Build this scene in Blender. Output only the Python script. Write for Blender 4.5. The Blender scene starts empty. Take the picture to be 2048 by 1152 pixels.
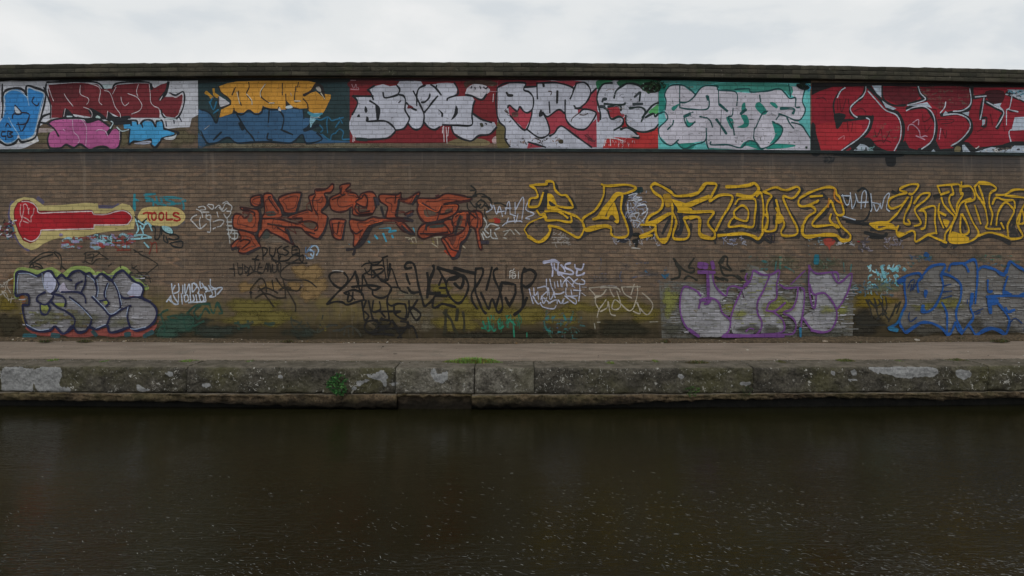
import bpy, bmesh, math, random
from mathutils import Vector, noise
from mathutils.geometry import delaunay_2d_cdt

scene = bpy.context.scene
C = scene.collection
R = math.radians

# ------------------------------------------------------------------ camera
FP, YH, ROLL = 1288.0, 503.0, 0.00166          # focal length in photo pixels, horizon row, tiny roll
CAM_D, CAM_H = 11.4, 1.604                       # metres from the wall face, metres above the towpath
cam_data = bpy.data.cameras.new('camera')
cam = bpy.data.objects.new('camera', cam_data); C.objects.link(cam)
cam.location = (0, -CAM_D, CAM_H)
cam.rotation_euler = (R(90), -ROLL, 0)
cam_data.sensor_width = 36.0
cam_data.lens = FP / 2048 * 36.0
cam_data.shift_y = (YH - 576) / 2048
cam_data.clip_end = 3000
scene.camera = cam
scene.render.resolution_x, scene.render.resolution_y = 1024, 576

# ------------------------------------------------------------------ world: overcast sky
SUN_EL, SUN_AZ = R(52), R(200)
world = bpy.data.worlds.new('World'); scene.world = world; world.use_nodes = True
wn, wl = world.node_tree.nodes, world.node_tree.links
wn.clear()
w_out = wn.new('ShaderNodeOutputWorld'); w_bg = wn.new('ShaderNodeBackground')
sky = wn.new('ShaderNodeTexSky'); sky.sky_type = 'NISHITA'; sky.sun_disc = False
sky.sun_elevation = SUN_EL; sky.sun_rotation = SUN_AZ; sky.dust_density = 3
sk = wn.new('ShaderNodeMix'); sk.data_type = 'RGBA'; sk.blend_type = 'MULTIPLY'; sk.inputs[0].default_value = 1
sk.inputs[7].default_value = (0.7, 0.7, 0.7, 1)
tc = wn.new('ShaderNodeTexCoord'); mp = wn.new('ShaderNodeMapping'); mp.inputs['Scale'].default_value = (2.2, 2.2, 5.5)
nz = wn.new('ShaderNodeTexNoise'); nz.inputs['Scale'].default_value = 1.7; nz.inputs['Detail'].default_value = 7
nz.inputs['Roughness'].default_value = 0.52; nz.inputs['Distortion'].default_value = 0.25
rp = wn.new('ShaderNodeValToRGB'); rp.color_ramp.interpolation = 'EASE'
rp.color_ramp.elements[0].position = 0.34; rp.color_ramp.elements[0].color = (7.1, 7.5, 7.8, 1)
rp.color_ramp.elements[1].position = 0.62; rp.color_ramp.elements[1].color = (9.0, 9.05, 9.0, 1)
e = rp.color_ramp.elements.new(0.47); e.color = (8.2, 8.4, 8.45, 1)
mx = wn.new('ShaderNodeMix'); mx.data_type = 'RGBA'; mx.inputs[0].default_value = 0.93
wl.new(tc.outputs['Generated'], mp.inputs['Vector']); wl.new(mp.outputs[0], nz.inputs['Vector'])
wl.new(nz.outputs['Fac'], rp.inputs['Fac']); wl.new(sky.outputs[0], sk.inputs[6])
wl.new(sk.outputs[2], mx.inputs[6]); wl.new(rp.outputs[0], mx.inputs[7])
wl.new(mx.outputs[2], w_bg.inputs[0]); w_bg.inputs['Strength'].default_value = 0.1
wl.new(w_bg.outputs[0], w_out.inputs[0])

sun_data = bpy.data.lights.new('sun', 'SUN'); sun_data.energy = 0.5; sun_data.angle = R(25)
sun_data.color = (1.0, 0.97, 0.93)
sun = bpy.data.objects.new('sun', sun_data); C.objects.link(sun)
sun.rotation_euler = (R(90) - SUN_EL, 0, R(-20))

vs = scene.view_settings
vs.view_transform = 'Standard'; vs.look = 'None'; vs.exposure = 0.0; vs.gamma = 1.0; vs.use_curve_mapping = False
scene.cycles.transparent_max_bounces = 32
scene.cycles.max_bounces = 6

# ------------------------------------------------------------------ the bowed line that wall, path and bank follow
KC, XC = 0.0034, -1.55
STEP = 0.25
def bow(x): return KC * (x - XC) ** 2
def bowc(x):
    i = math.floor(x / STEP); a, b = i * STEP, (i + 1) * STEP; t = (x - a) / STEP
    return bow(a) * (1 - t) + bow(b) * t
def px_wall(px, py, dy=0.0):
    """pixel of the photograph -> point on the wall face (dy in front of it)"""
    y = py - ROLL * (px - 1024); x = px + ROLL * (py - YH)
    u, v = (x - 1024) / FP, (YH - y) / FP
    t = CAM_D
    for _ in range(5):
        t = CAM_D + bowc(u * t) - dy
    return u * t, CAM_H + v * t
def px_x(px, dy, py=YH):
    return px_wall(px, py, dy)[0]
def px_ground(px, py, z=0.0):
    y = py - ROLL * (px - 1024); x = px + ROLL * (py - YH)
    t = (CAM_H - z) * FP / (y - YH)
    return (x - 1024) / FP * t, -CAM_D + t

def s2l(c):
    c = c / 255.0
    return c / 12.92 if c <= 0.04045 else ((c + 0.055) / 1.055) ** 2.4
LIGHT = 0.40
def alb(rgb, k=LIGHT):
    """colour as measured in the picture -> albedo"""
    c = [s2l(v) / k for v in rgb]; m = max(c)
    if m > 0.80: c = [v * 0.80 / m for v in c]
    return tuple(max(0.008, v) for v in c)
def pcol(rgb, k=LIGHT):
    """paint colour: strong hues look brighter beside the dark brick than they are"""
    s = (max(rgb) - min(rgb)) / max(rgb); f = 1 - 0.22 * s
    return alb([v * f for v in rgb], k)

# ------------------------------------------------------------------ object helpers
def tag(o, label=None, cat=None, group=None, kind=None):
    if label: o['label'] = label
    if cat: o['category'] = cat
    if group: o['group'] = group
    if kind: o['kind'] = kind
    return o
def empty(name, loc=(0, 0, 0)):
    o = bpy.data.objects.new(name, None); C.objects.link(o); o.location = loc; o.empty_display_size = 0.2
    return o
def mesh_obj(name, verts, faces, mat, parent=None, smooth=False):
    me = bpy.data.meshes.new(name); me.from_pydata(verts, [], faces); me.validate(); me.update()
    o = bpy.data.objects.new(name, me); C.objects.link(o)
    if mat: me.materials.append(mat)
    if smooth:
        for p in me.polygons: p.use_smooth = True
    if parent:
        o.parent = parent
        if parent.location.length > 0: o.matrix_parent_inverse = __import__('mathutils').Matrix.Translation(-parent.location)
    return o
def sweep(name, prof, xs, mat, parent=None, disp=None, caps=True, smooth=False, closed=True):
    """profile of (dy, z) points carried along the bowed line; disp(x, i, y, z) -> (dx, dy, dz)"""
    n = len(prof); vs_, fs = [], []
    for x in xs:
        b = bowc(x)
        for i, (dy, z) in enumerate(prof):
            p = [x, b + dy, z]
            if disp:
                d = disp(x, i, dy, z); p = [p[0] + d[0], p[1] + d[1], p[2] + d[2]]
            vs_.append(p)
    m = n if closed else n - 1
    for a in range(len(xs) - 1):
        for i in range(m):
            j = (i + 1) % n
            fs.append((a * n + i, a * n + j, (a + 1) * n + j, (a + 1) * n + i))
    if caps and closed:
        fs.append(tuple(range(n - 1, -1, -1))); fs.append(tuple((len(xs) - 1) * n + i for i in range(n)))
    o = mesh_obj(name, vs_, fs, mat, parent, smooth)
    bm = bmesh.new(); bm.from_mesh(o.data); bmesh.ops.recalc_face_normals(bm, faces=bm.faces); bm.to_mesh(o.data); bm.free()
    return o
def frange(a, b, s):
    n = max(1, int(round((b - a) / s))); return [a + (b - a) * i / n for i in range(n + 1)]
def grid_xs(a, b):
    return [i * STEP for i in range(int(math.floor(a / STEP)), int(math.ceil(b / STEP)) + 1)]

# ------------------------------------------------------------------ materials
class NT:
    def __init__(self, nt): self.nt = nt
    def n(self, t, **kw):
        nd = self.nt.nodes.new(t)
        for k, v in kw.items():
            if k.startswith('_'): setattr(nd, k[1:], v)
            else: nd.inputs[k.replace('__', ' ')].default_value = v
        return nd
    def l(self, a, b): self.nt.links.new(a, b)
    def math(self, op, a, b=None, clamp=False):
        m = self.nt.nodes.new('ShaderNodeMath'); m.operation = op; m.use_clamp = clamp
        for i, v in enumerate((a, b)):
            if v is None: continue
            if isinstance(v, (int, float)): m.inputs[i].default_value = v
            else: self.l(v, m.inputs[i])
        return m.outputs[0]
    def ramp(self, v, a, b, oa=0.0, ob=1.0):
        m = self.nt.nodes.new('ShaderNodeMapRange'); m.interpolation_type = 'SMOOTHSTEP'
        m.inputs[1].default_value = a; m.inputs[2].default_value = b; m.inputs[3].default_value = oa; m.inputs[4].default_value = ob
        self.l(v, m.inputs[0]); return m.outputs[0]
    def mix(self, f, a, b, mode='MIX'):
        m = self.nt.nodes.new('ShaderNodeMix'); m.data_type = 'RGBA'; m.blend_type = mode
        for i, v in ((0, f), (6, a), (7, b)):
            if isinstance(v, (int, float)): m.inputs[i].default_value = v
            elif isinstance(v, tuple): m.inputs[i].default_value = v if len(v) == 4 else v + (1,)
            else: self.l(v, m.inputs[i])
        return m.outputs[2]
    def noise(self, vec, scale, detail=4, rough=0.55, dist=0.0, sc=None):
        if sc:
            mp_ = self.n('ShaderNodeMapping'); mp_.inputs['Scale'].default_value = sc; self.l(vec, mp_.inputs[0]); vec = mp_.outputs[0]
        t = self.n('ShaderNodeTexNoise', Scale=scale, Detail=detail, Roughness=rough, Distortion=dist)
        self.l(vec, t.inputs['Vector']); return t.outputs['Fac']
    def voro(self, vec, scale, feature='F1', sc=None):
        if sc:
            mp_ = self.n('ShaderNodeMapping'); mp_.inputs['Scale'].default_value = sc; self.l(vec, mp_.inputs[0]); vec = mp_.outputs[0]
        t = self.n('ShaderNodeTexVoronoi', Scale=scale, _feature=feature); self.l(vec, t.inputs['Vector']); return t

def new_mat(name, rough=0.9, spec=0.25):
    m = bpy.data.materials.new(name); m.use_nodes = True
    t = NT(m.node_tree); b = m.node_tree.nodes['Principled BSDF']
    b.inputs['Roughness'].default_value = rough; b.inputs['Specular IOR Level'].default_value = spec
    return m, t, b
def bump(t, b, h, strength=0.5, dist=0.02):
    bp = t.n('ShaderNodeBump', Strength=strength, Distance=dist); t.l(h, bp.inputs['Height']); t.l(bp.outputs[0], b.inputs['Normal'])

# brick pattern shared by the bare wall and by every layer of paint on it
def brick_group():
    g = bpy.data.node_groups.new('brickwork', 'ShaderNodeTree')
    for nm, ty in (('Color', 'NodeSocketColor'), ('Mortar', 'NodeSocketFloat'), ('Height', 'NodeSocketFloat'), ('Pos', 'NodeSocketVector'), ('Tone', 'NodeSocketFloat'), ('Joint', 'NodeSocketFloat')):
        g.interface.new_socket(nm, in_out='OUTPUT', socket_type=ty)
    t = NT(g); out = t.n('NodeGroupOutput')
    geo = t.n('ShaderNodeNewGeometry'); sep = t.n('ShaderNodeSeparateXYZ'); t.l(geo.outputs['Position'], sep.inputs[0])
    wob = t.noise(geo.outputs['Position'], 3.0, 3)
    wob2 = t.noise(geo.outputs['Position'], 22.0, 2)
    z = t.math('ADD', sep.outputs[2], t.math('ADD', t.math('MULTIPLY', t.math('SUBTRACT', wob, 0.5), 0.02), t.math('MULTIPLY', t.math('SUBTRACT', wob2, 0.5), 0.008)))
    cb = t.n('ShaderNodeCombineXYZ'); t.l(sep.outputs[0], cb.inputs[0]); t.l(z, cb.inputs[1])
    br = t.n('ShaderNodeTexBrick', Scale=1.0); br.offset = 0.5; br.squash = 0.55; br.squash_frequency = 3
    br.inputs['Brick Width'].default_value = 0.225; br.inputs['Row Height'].default_value = 0.075
    br.inputs['Mortar Size'].default_value = 0.0062; br.inputs['Mortar Smooth'].default_value = 0.35; br.inputs['Bias'].default_value = 0.0
    br.inputs['Color1'].default_value = (0, 0, 0, 1); br.inputs['Color2'].default_value = (1, 1, 1, 1); br.inputs['Mortar'].default_value = (0.5, 0.5, 0.5, 1)
    t.l(cb.outputs[0], br.inputs['Vector'])
    tone = t.n('ShaderNodeRGBToBW'); t.l(br.outputs['Color'], tone.inputs[0])
    pos = geo.outputs['Position']
    base = t.mix(tone.outputs[0], alb((70, 60, 51)), alb((92, 78, 65)))
    red = t.noise(cb.outputs[0], 1.0, 2, sc=(4.4, 13.3, 1))
    base = t.mix(t.ramp(red, 0.52, 0.68), base, alb((99, 80, 65)))
    dk = t.noise(cb.outputs[0], 1.0, 1, sc=(4.5, 13.4, 1), dist=0.3)
    base = t.mix(t.ramp(dk, 0.56, 0.68, 0, 0.7), base, alb((62, 56, 52)))
    big = t.noise(pos, 0.55, 5, 0.6)
    base = t.mix(t.ramp(big, 0.40, 0.60, 0, 0.6), base, alb((62, 55, 48)))
    grain = t.noise(pos, 60, 5, 0.7)
    base = t.mix(1.0, base, t.mix(t.ramp(grain, 0.3, 0.7), (0.70, 0.70, 0.70), (1.25, 1.24, 1.22)), 'MULTIPLY')
    pale = t.noise(pos, 4.0, 6, 0.75)
    base = t.mix(t.ramp(pale, 0.58, 0.72, 0, 0.45), base, alb((112, 96, 82)))
    spk = t.voro(pos, 9.0); base = t.mix(t.ramp(spk.outputs['Distance'], 0.035, 0.06, 0.5, 0), base, alb((160, 150, 140)))
    fz = t.math('FRACT', t.math('DIVIDE', z, 0.075)); hz = t.math('ABSOLUTE', t.math('SUBTRACT', fz, 0.5))
    mort = t.math('MAXIMUM', t.ramp(hz, 0.385, 0.455), t.math('MULTIPLY', br.outputs['Fac'], t.ramp(t.noise(pos, 6, 3), 0.35, 0.6, 0.12, 0.6)))
    col = t.mix(t.math('MULTIPLY', mort, 0.88), base, alb((46, 39, 34)))
    # soot just under the ledge, weathering streaks, algae and damp rising from the path
    zz = sep.outputs[2]
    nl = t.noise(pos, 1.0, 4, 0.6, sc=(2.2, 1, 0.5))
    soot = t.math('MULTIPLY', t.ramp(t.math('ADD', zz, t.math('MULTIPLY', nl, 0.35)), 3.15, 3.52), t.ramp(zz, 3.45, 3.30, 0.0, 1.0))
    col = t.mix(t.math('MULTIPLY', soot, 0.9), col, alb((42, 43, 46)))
    soot2 = t.ramp(t.math('ADD', zz, t.math('MULTIPLY', nl, 0.5)), 2.45, 3.4, 0, 0.30)
    col = t.mix(soot2, col, alb((58, 52, 46)))
    na = t.noise(pos, 0.8, 5, 0.6, sc=(1, 1, 2.2)); nb = t.noise(pos, 2.6, 4, 0.6, dist=0.4)
    hgt = t.math('ADD', zz, t.math('MULTIPLY', t.math('SUBTRACT', na, 0.5), -1.3))
    alg = t.math('MULTIPLY', t.ramp(hgt, 0.95, 0.60), t.ramp(nb, 0.30, 0.55, 0.5, 1.0))
    olive = t.mix(t.ramp(nb, 0.4, 0.62), alb((56, 51, 32)), alb((74, 66, 38)))
    col = t.mix(t.math('MULTIPLY', alg, 0.8), col, olive)
    dmp = t.ramp(t.math('ADD', zz, t.math('MULTIPLY', t.math('SUBTRACT', nb, 0.5), -0.8)), 0.52, 0.16, 0, 0.92)
    col = t.mix(dmp, col, alb((38, 33, 24)))
    run = t.noise(pos, 1, 5, 0.65, sc=(7, 7, 0.45)); col = t.mix(t.ramp(run, 0.52, 0.68, 0, 0.38), col, alb((48, 43, 38))); col = t.mix(t.ramp(run, 0.42, 0.30, 0, 0.22), col, alb((104, 94, 84)))
    # height for the bump
    hb = t.noise(pos, 45, 5, 0.7)
    h = t.math('ADD', t.math('MULTIPLY', t.math('SUBTRACT', 1.0, mort), 1.0), t.math('ADD', t.math('MULTIPLY', hb, 0.35), t.math('MULTIPLY', tone.outputs[0], 0.25)))
    t.l(col, out.inputs['Color']); t.l(mort, out.inputs['Mortar']); t.l(t.math('MAXIMUM', t.math('MULTIPLY', mort, 0.8), t.math('MULTIPLY', br.outputs['Fac'], 0.8)), out.inputs['Joint']); t.l(h, out.inputs['Height']); t.l(pos, out.inputs['Pos']); t.l(tone.outputs[0], out.inputs['Tone'])
    return g
BG = brick_group()
def gnode(t):
    n = t.n('ShaderNodeGroup'); n.node_tree = BG; return n

def brick_mat():
    m, t, b = new_mat('brick', 0.92, 0.2); g = gnode(t)
    t.l(g.outputs['Color'], b.inputs['Base Color']); bump(t, b, g.outputs['Height'], 0.8, 0.008)
    return m
def paint_mat():
    """sprayed or brushed paint over the same bricks; colour and coverage come from the paint layer itself"""
    m, t, b = new_mat('spray_paint', 0.75, 0.3); g = gnode(t)
    at = t.n('ShaderNodeAttribute', _attribute_name='paint')
    pos = g.outputs['Pos']
    chip = t.noise(pos, 14, 6, 0.72); streak = t.noise(pos, 1, 5, 0.7, sc=(5, 5, 26)); cloud = t.noise(pos, 2.2, 5, 0.65)
    c = t.mix(1.0, at.outputs['Color'], t.mix(t.ramp(cloud, 0.3, 0.7), (0.74, 0.74, 0.74), (1.04, 1.04, 1.04)), 'MULTIPLY')
    c = t.mix(1.0, c, t.mix(g.outputs['Tone'], (0.90, 0.90, 0.90), (1.06, 1.06, 1.06)), 'MULTIPLY')
    gr = t.noise(pos, 70, 4, 0.7)
    c = t.mix(1.0, c, t.mix(t.ramp(gr, 0.3, 0.7), (0.86, 0.86, 0.86), (1.08, 1.08, 1.08)), 'MULTIPLY')
    # chipped off where the noise beats the coverage
    wear = t.math('ADD', t.math('MULTIPLY', chip, 0.5), t.math('MULTIPLY', streak, 0.5))
    lim = t.math('ADD', t.math('MULTIPLY', at.outputs['Alpha'], 0.62), 0.08)
    d = t.math('SUBTRACT', lim, wear)
    keep = t.ramp(d, -0.05, 0.07)
    c = t.mix(keep, g.outputs['Color'], c)
    bv = t.voro(pos, 1, sc=(7, 7, 22)); fl = t.math('MULTIPLY', t.ramp(bv.outputs['Distance'], 0.11, 0.17, 0.8, 0), t.ramp(t.noise(pos, 1.7, 3), 0.44, 0.60))
    c = t.mix(fl, c, alb((40, 37, 36)))
    rec = t.ramp(chip, 0.25, 0.6, 0.72, 0.42)
    dark = t.mix(1.0, c, (0.20, 0.19, 0.20), 'MULTIPLY')
    c = t.mix(t.math('MULTIPLY', g.outputs['Joint'], rec), c, dark)
    t.l(c, b.inputs['Base Color']); bump(t, b, g.outputs['Height'], 0.8, 0.008)
    return m
def smudge_mat():
    """thin overspray and algae: fades out at the rim, bricks show through"""
    m, t, b = new_mat('overspray', 0.9, 0.2); g = gnode(t)
    at = t.n('ShaderNodeAttribute', _attribute_name='paint')
    ns = t.noise(g.outputs['Pos'], 5, 6, 0.7, dist=0.3); n2 = t.noise(g.outputs['Pos'], 1, 5, 0.7, sc=(6, 6, 20))
    a = t.math('ADD', at.outputs['Alpha'], t.math('MULTIPLY', t.math('SUBTRACT', t.math('ADD', ns, n2), 1.0), 0.9))
    a = t.math('MULTIPLY', t.ramp(a, 0.05, 0.75), t.ramp(at.outputs['Alpha'], 0.0, 0.15))
    c = t.mix(1.0, at.outputs['Color'], t.mix(g.outputs['Mortar'], (1, 1, 1), (0.45, 0.45, 0.45)), 'MULTIPLY')
    gr = t.noise(g.outputs['Pos'], 60, 4, 0.7)
    c = t.mix(1.0, c, t.mix(t.ramp(gr, 0.3, 0.7), (0.75, 0.75, 0.75), (1.15, 1.15, 1.15)), 'MULTIPLY')
    t.l(c, b.inputs['Base Color']); bump(t, b, g.outputs['Height'], 0.8, 0.008)
    t.l(a, b.inputs['Alpha'])
    return m
M_BRICK, M_PAINT, M_SMUDGE = brick_mat(), paint_mat(), smudge_mat()

def coping_mat():
    m, t, b = new_mat('coping_brick', 0.95, 0.15)
    geo = t.n('ShaderNodeNewGeometry'); pos = geo.outputs['Position']
    sep = t.n('ShaderNodeSeparateXYZ'); t.l(pos, sep.inputs[0])
    cb = t.n('ShaderNodeCombineXYZ'); t.l(sep.outputs[0], cb.inputs[0]); t.l(t.math('ADD', sep.outputs[2], -4.683 + 0.079 * 60), cb.inputs[1])
    br = t.n('ShaderNodeTexBrick', Scale=1.0); br.inputs['Brick Width'].default_value = 0.31; br.inputs['Row Height'].default_value = 0.079
    br.inputs['Mortar Size'].default_value = 0.006; br.inputs['Mortar Smooth'].default_value = 0.5
    br.inputs['Color1'].default_value = alb((34, 33, 29)) + (1,); br.inputs['Color2'].default_value = alb((58, 55, 47)) + (1,); br.inputs['Mortar'].default_value = alb((30, 29, 26)) + (1,)
    t.l(cb.outputs[0], br.inputs['Vector'])
    n1 = t.noise(pos, 3, 6, 0.7); c = t.mix(t.ramp(n1, 0.35, 0.65, 0, 0.7), br.outputs['Color'], alb((36, 36, 31)))
    n2 = t.noise(pos, 16, 6, 0.75); c = t.mix(t.ramp(n2, 0.60, 0.75, 0, 0.6), c, alb((80, 78, 70)))
    n4 = t.noise(pos, 1.3, 5, 0.7); c = t.mix(t.ramp(n4, 0.50, 0.66, 0, 0.55), c, alb((58, 53, 44)))
    n3 = t.noise(pos, 5, 5, 0.6); c = t.mix(t.ramp(n3, 0.55, 0.72, 0, 0.5), c, alb((38, 43, 27)))
    sp = t.noise(pos, 13, 4, 0.7, 1.0); c = t.mix(t.ramp(sp, 0.66, 0.70, 0, 0.6), c, alb((98, 95, 86)))
    t.l(c, b.inputs['Base Color']); bump(t, b, t.math('ADD', n2, t.math('MULTIPLY', br.outputs['Fac'], -0.5)), 1.0, 0.03)
    return m
def ledge_mat():
    m, t, b = new_mat('mossy_ledge', 0.9, 0.2); geo = t.n('ShaderNodeNewGeometry'); pos = geo.outputs['Position']
    n1 = t.noise(pos, 4, 6, 0.7, sc=(1, 1, 3)); n2 = t.noise(pos, 20, 5, 0.7)
    c = t.mix(t.ramp(n1, 0.4, 0.65), alb((24, 28, 30)), alb((34, 42, 40))); c = t.mix(t.ramp(n2, 0.66, 0.8, 0, 0.5), c, alb((90, 86, 74)))
    t.l(c, b.inputs['Base Color']); bump(t, b, n2, 0.8, 0.02); return m
def stone_mat(name, dark, mid, pale, lichen=0.5, moss=0.3, seed=0.0, wet=False):
    m, t, b = new_mat(name, 0.93, 0.2); geo = t.n('ShaderNodeNewGeometry')
    ad = t.n('ShaderNodeVectorMath', _operation='ADD'); ad.inputs[1].default_value = (seed, seed * 1.3, seed * 0.7); t.l(geo.outputs['Position'], ad.inputs[0]); pos = ad.outputs[0]
    sep = t.n('ShaderNodeSeparateXYZ'); t.l(geo.outputs['Position'], sep.inputs[0])
    n1 = t.noise(pos, 5, 6, 0.7, dist=0.4); n2 = t.noise(pos, 34, 6, 0.75); n3 = t.noise(pos, 1.3, 4, 0.6); n4 = t.noise(pos, 3.4, 5, 0.7)
    c = t.mix(t.ramp(n1, 0.35, 0.62), alb(dark, 0.42), alb(mid, 0.42))
    c = t.mix(1.0, c, t.mix(t.ramp(n2, 0.3, 0.7), (0.55, 0.55, 0.55), (1.5, 1.48, 1.45)), 'MULTIPLY')
    c = t.mix(t.math('MULTIPLY', t.ramp(n3, 0.42, 0.66), moss), c, alb((62, 60, 36), 0.42))
    v = t.voro(pos, 16); v2 = t.voro(pos, 38)
    big = t.noise(pos, 9, 5, 0.65, dist=0.6)
    f1 = t.math('MULTIPLY', t.ramp(big, 0.63, 0.67), t.ramp(n4, 0.46, 0.60))
    f2 = t.math('MULTIPLY', t.ramp(t.noise(pos, 26, 3, 0.6, 0.8), 0.61, 0.655), t.ramp(n4, 0.44, 0.58))
    c = t.mix(t.math('MULTIPLY', t.math('MAXIMUM', f1, f2), lichen), c, alb(pale, 0.42))
    hole = t.ramp(v.outputs['Distance'], 0.10, 0.30, 0.5, 0)
    c = t.mix(hole, c, alb((24, 23, 21), 0.42))
    at = t.n('ShaderNodeAttribute', _attribute_name='lime')
    lm = t.math('ADD', at.outputs['Fac'], t.math('MULTIPLY', t.math('SUBTRACT', t.math('ADD', n1, big), 1.0), 0.8))
    lc = t.mix(t.ramp(n2, 0.35, 0.65), (0.25, 0.25, 0.25), (0.38, 0.38, 0.375))
    c = t.mix(t.ramp(lm, 0.42, 0.50), c, lc)
    # the trodden top of the stones is dusty
    nrm = t.n('ShaderNodeSeparateXYZ'); t.l(geo.outputs['Normal'], nrm.inputs[0])
    top = t.ramp(nrm.outputs[2], 0.6, 0.95)
    dust = t.mix(t.ramp(n1, 0.4, 0.6), (0.105, 0.092, 0.070), (0.175, 0.152, 0.120))
    c = t.mix(t.math('MULTIPLY', top, 0.85), c, dust)
    if wet:
        wz = t.ramp(t.math('ADD', sep.outputs[2], t.math('MULTIPLY', t.math('SUBTRACT', n1, 0.5), 0.12)), -0.385, -0.50, 0, 0.92)
        c = t.mix(wz, c, (0.016, 0.013, 0.009))
    t.l(c, b.inputs['Base Color'])
    bump(t, b, t.math('ADD', t.math('MULTIPLY', n2, 0.7), t.math('ADD', t.math('MULTIPLY', n1, 0.8), t.math('MULTIPLY', v.outputs['Distance'], 0.5))), 1.0, 0.035)
    return m
def path_mat():
    m, t, b = new_mat('dusty_path', 0.95, 0.15); geo = t.n('ShaderNodeNewGeometry'); pos = geo.outputs['Position']
    n1 = t.noise(pos, 1, 5, 0.6, sc=(0.8, 4, 1)); n2 = t.noise(pos, 55, 5, 0.7); n3 = t.noise(pos, 1, 5, 0.65, sc=(2, 9, 1))
    sep0 = t.n('ShaderNodeSeparateXYZ'); t.l(pos, sep0.inputs[0])
    c = t.mix(t.ramp(n1, 0.35, 0.65), (0.225, 0.180, 0.142), (0.30, 0.243, 0.195))
    n5 = t.noise(pos, 2.2, 6, 0.72); c = t.mix(t.ramp(n5, 0.52, 0.66, 0, 0.55), c, (0.17, 0.15, 0.12)); n6 = t.noise(pos, 9, 6, 0.75); c = t.mix(t.ramp(n6, 0.60, 0.72, 0, 0.5), c, (0.13, 0.11, 0.09)); c = t.mix(t.ramp(n6, 0.38, 0.28, 0, 0.5), c, (0.36, 0.32, 0.27))
    ed = t.math('ADD', sep0.outputs[1], t.math('MULTIPLY', n5, 0.5)); c = t.mix(t.ramp(ed, -1.45, -1.80, 0, 0.5), c, (0.15, 0.135, 0.10))
    c = t.mix(t.ramp(n3, 0.60, 0.74, 0, 0.6), c, (0.36, 0.31, 0.26)); c = t.mix(t.ramp(n3, 0.40, 0.28, 0, 0.6), c, (0.17, 0.145, 0.115))
    c = t.mix(1.0, c, t.mix(t.ramp(n2, 0.3, 0.7), (0.82, 0.82, 0.82), (1.15, 1.15, 1.15)), 'MULTIPLY')
    sep = t.n('ShaderNodeSeparateXYZ'); t.l(pos, sep.inputs[0])
    t.l(c, b.inputs['Base Color']); bump(t, b, n2, 0.5, 0.006); return m
def plain_mat(name, c0, c1, scale=8, rough=0.9, bd=0.01):
    m, t, b = new_mat(name, rough, 0.2); geo = t.n('ShaderNodeNewGeometry'); n1 = t.noise(geo.outputs['Position'], scale, 5, 0.65)
    t.l(t.mix(t.ramp(n1, 0.35, 0.65), c0, c1), b.inputs['Base Color']); bump(t, b, n1, 0.6, bd); return m
def attr_mat(name, rough=0.85, trans=0.0):
    m, t, b = new_mat(name, rough, 0.25); at = t.n('ShaderNodeAttribute', _attribute_name='paint')
    geo = t.n('ShaderNodeNewGeometry'); n1 = t.noise(geo.outputs['Position'], 40, 4, 0.6)
    t.l(t.mix(1.0, at.outputs['Color'], t.mix(t.ramp(n1, 0.3, 0.7), (0.75, 0.75, 0.75), (1.2, 1.2, 1.2)), 'MULTIPLY'), b.inputs['Base Color'])
    return m
def water_mat():
    m, t, b = new_mat('canal_water', 0.07, 0.5)
    b.inputs['IOR'].default_value = 1.33
    geo = t.n('ShaderNodeNewGeometry'); pos = geo.outputs['Position']
    n0 = t.noise(pos, 0.35, 4, 0.6)
    t.l(t.mix(t.ramp(n0, 0.35, 0.65), (0.0115, 0.0108, 0.0040), (0.0150, 0.0140, 0.0054)), b.inputs['Base Color'])
    w1 = t.noise(pos, 1, 4, 0.6, 0.6, sc=(2.6, 11, 1)); w2 = t.noise(pos, 1, 3, 0.6, 0.8, sc=(11, 42, 1)); w3 = t.noise(pos, 1, 3, 0.5, 0.2, sc=(0.6, 1.8, 1))
    patch = t.ramp(t.noise(pos, 0.45, 3, 0.6), 0.35, 0.65, 0.45, 1.2)
    h = t.math('ADD', t.math('MULTIPLY', w1, 0.32), t.math('ADD', t.math('MULTIPLY', w2, 0.30), t.math('MULTIPLY', w3, 0.8)))
    h = t.math('MULTIPLY', h, patch)
    bump(t, b, h, 0.85, 0.015)
    return m
M_COPING, M_LEDGE, M_PATH, M_WATER = coping_mat(), ledge_mat(), path_mat(), water_mat()
M_STONE = [stone_mat('weathered_stone', (38, 36, 32), (60, 57, 51), (140, 138, 132), 0.85, 0.5, s) for s in (0.0, 3.7, 8.1)]
M_STONE_PALE = stone_mat('pale_stone', (50, 47, 42), (86, 83, 76), (140, 138, 132), 0.6, 0.3, 5.5)
M_LOWER = stone_mat('sandstone_footing', (40, 34, 26), (72, 61, 47), (108, 95, 76), 0.45, 0.35, 12.0, wet=True)
M_DARKFOOT = stone_mat('damp_footing', (32, 28, 22), (54, 46, 37), (84, 75, 62), 0.3, 0.2, 21.0, wet=True)
M_WET = plain_mat('wet_masonry', (0.006, 0.006, 0.005), (0.014, 0.013, 0.010), 6, 0.6, 0.03)
M_ATTR = attr_mat('vegetation_and_grit')

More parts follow.
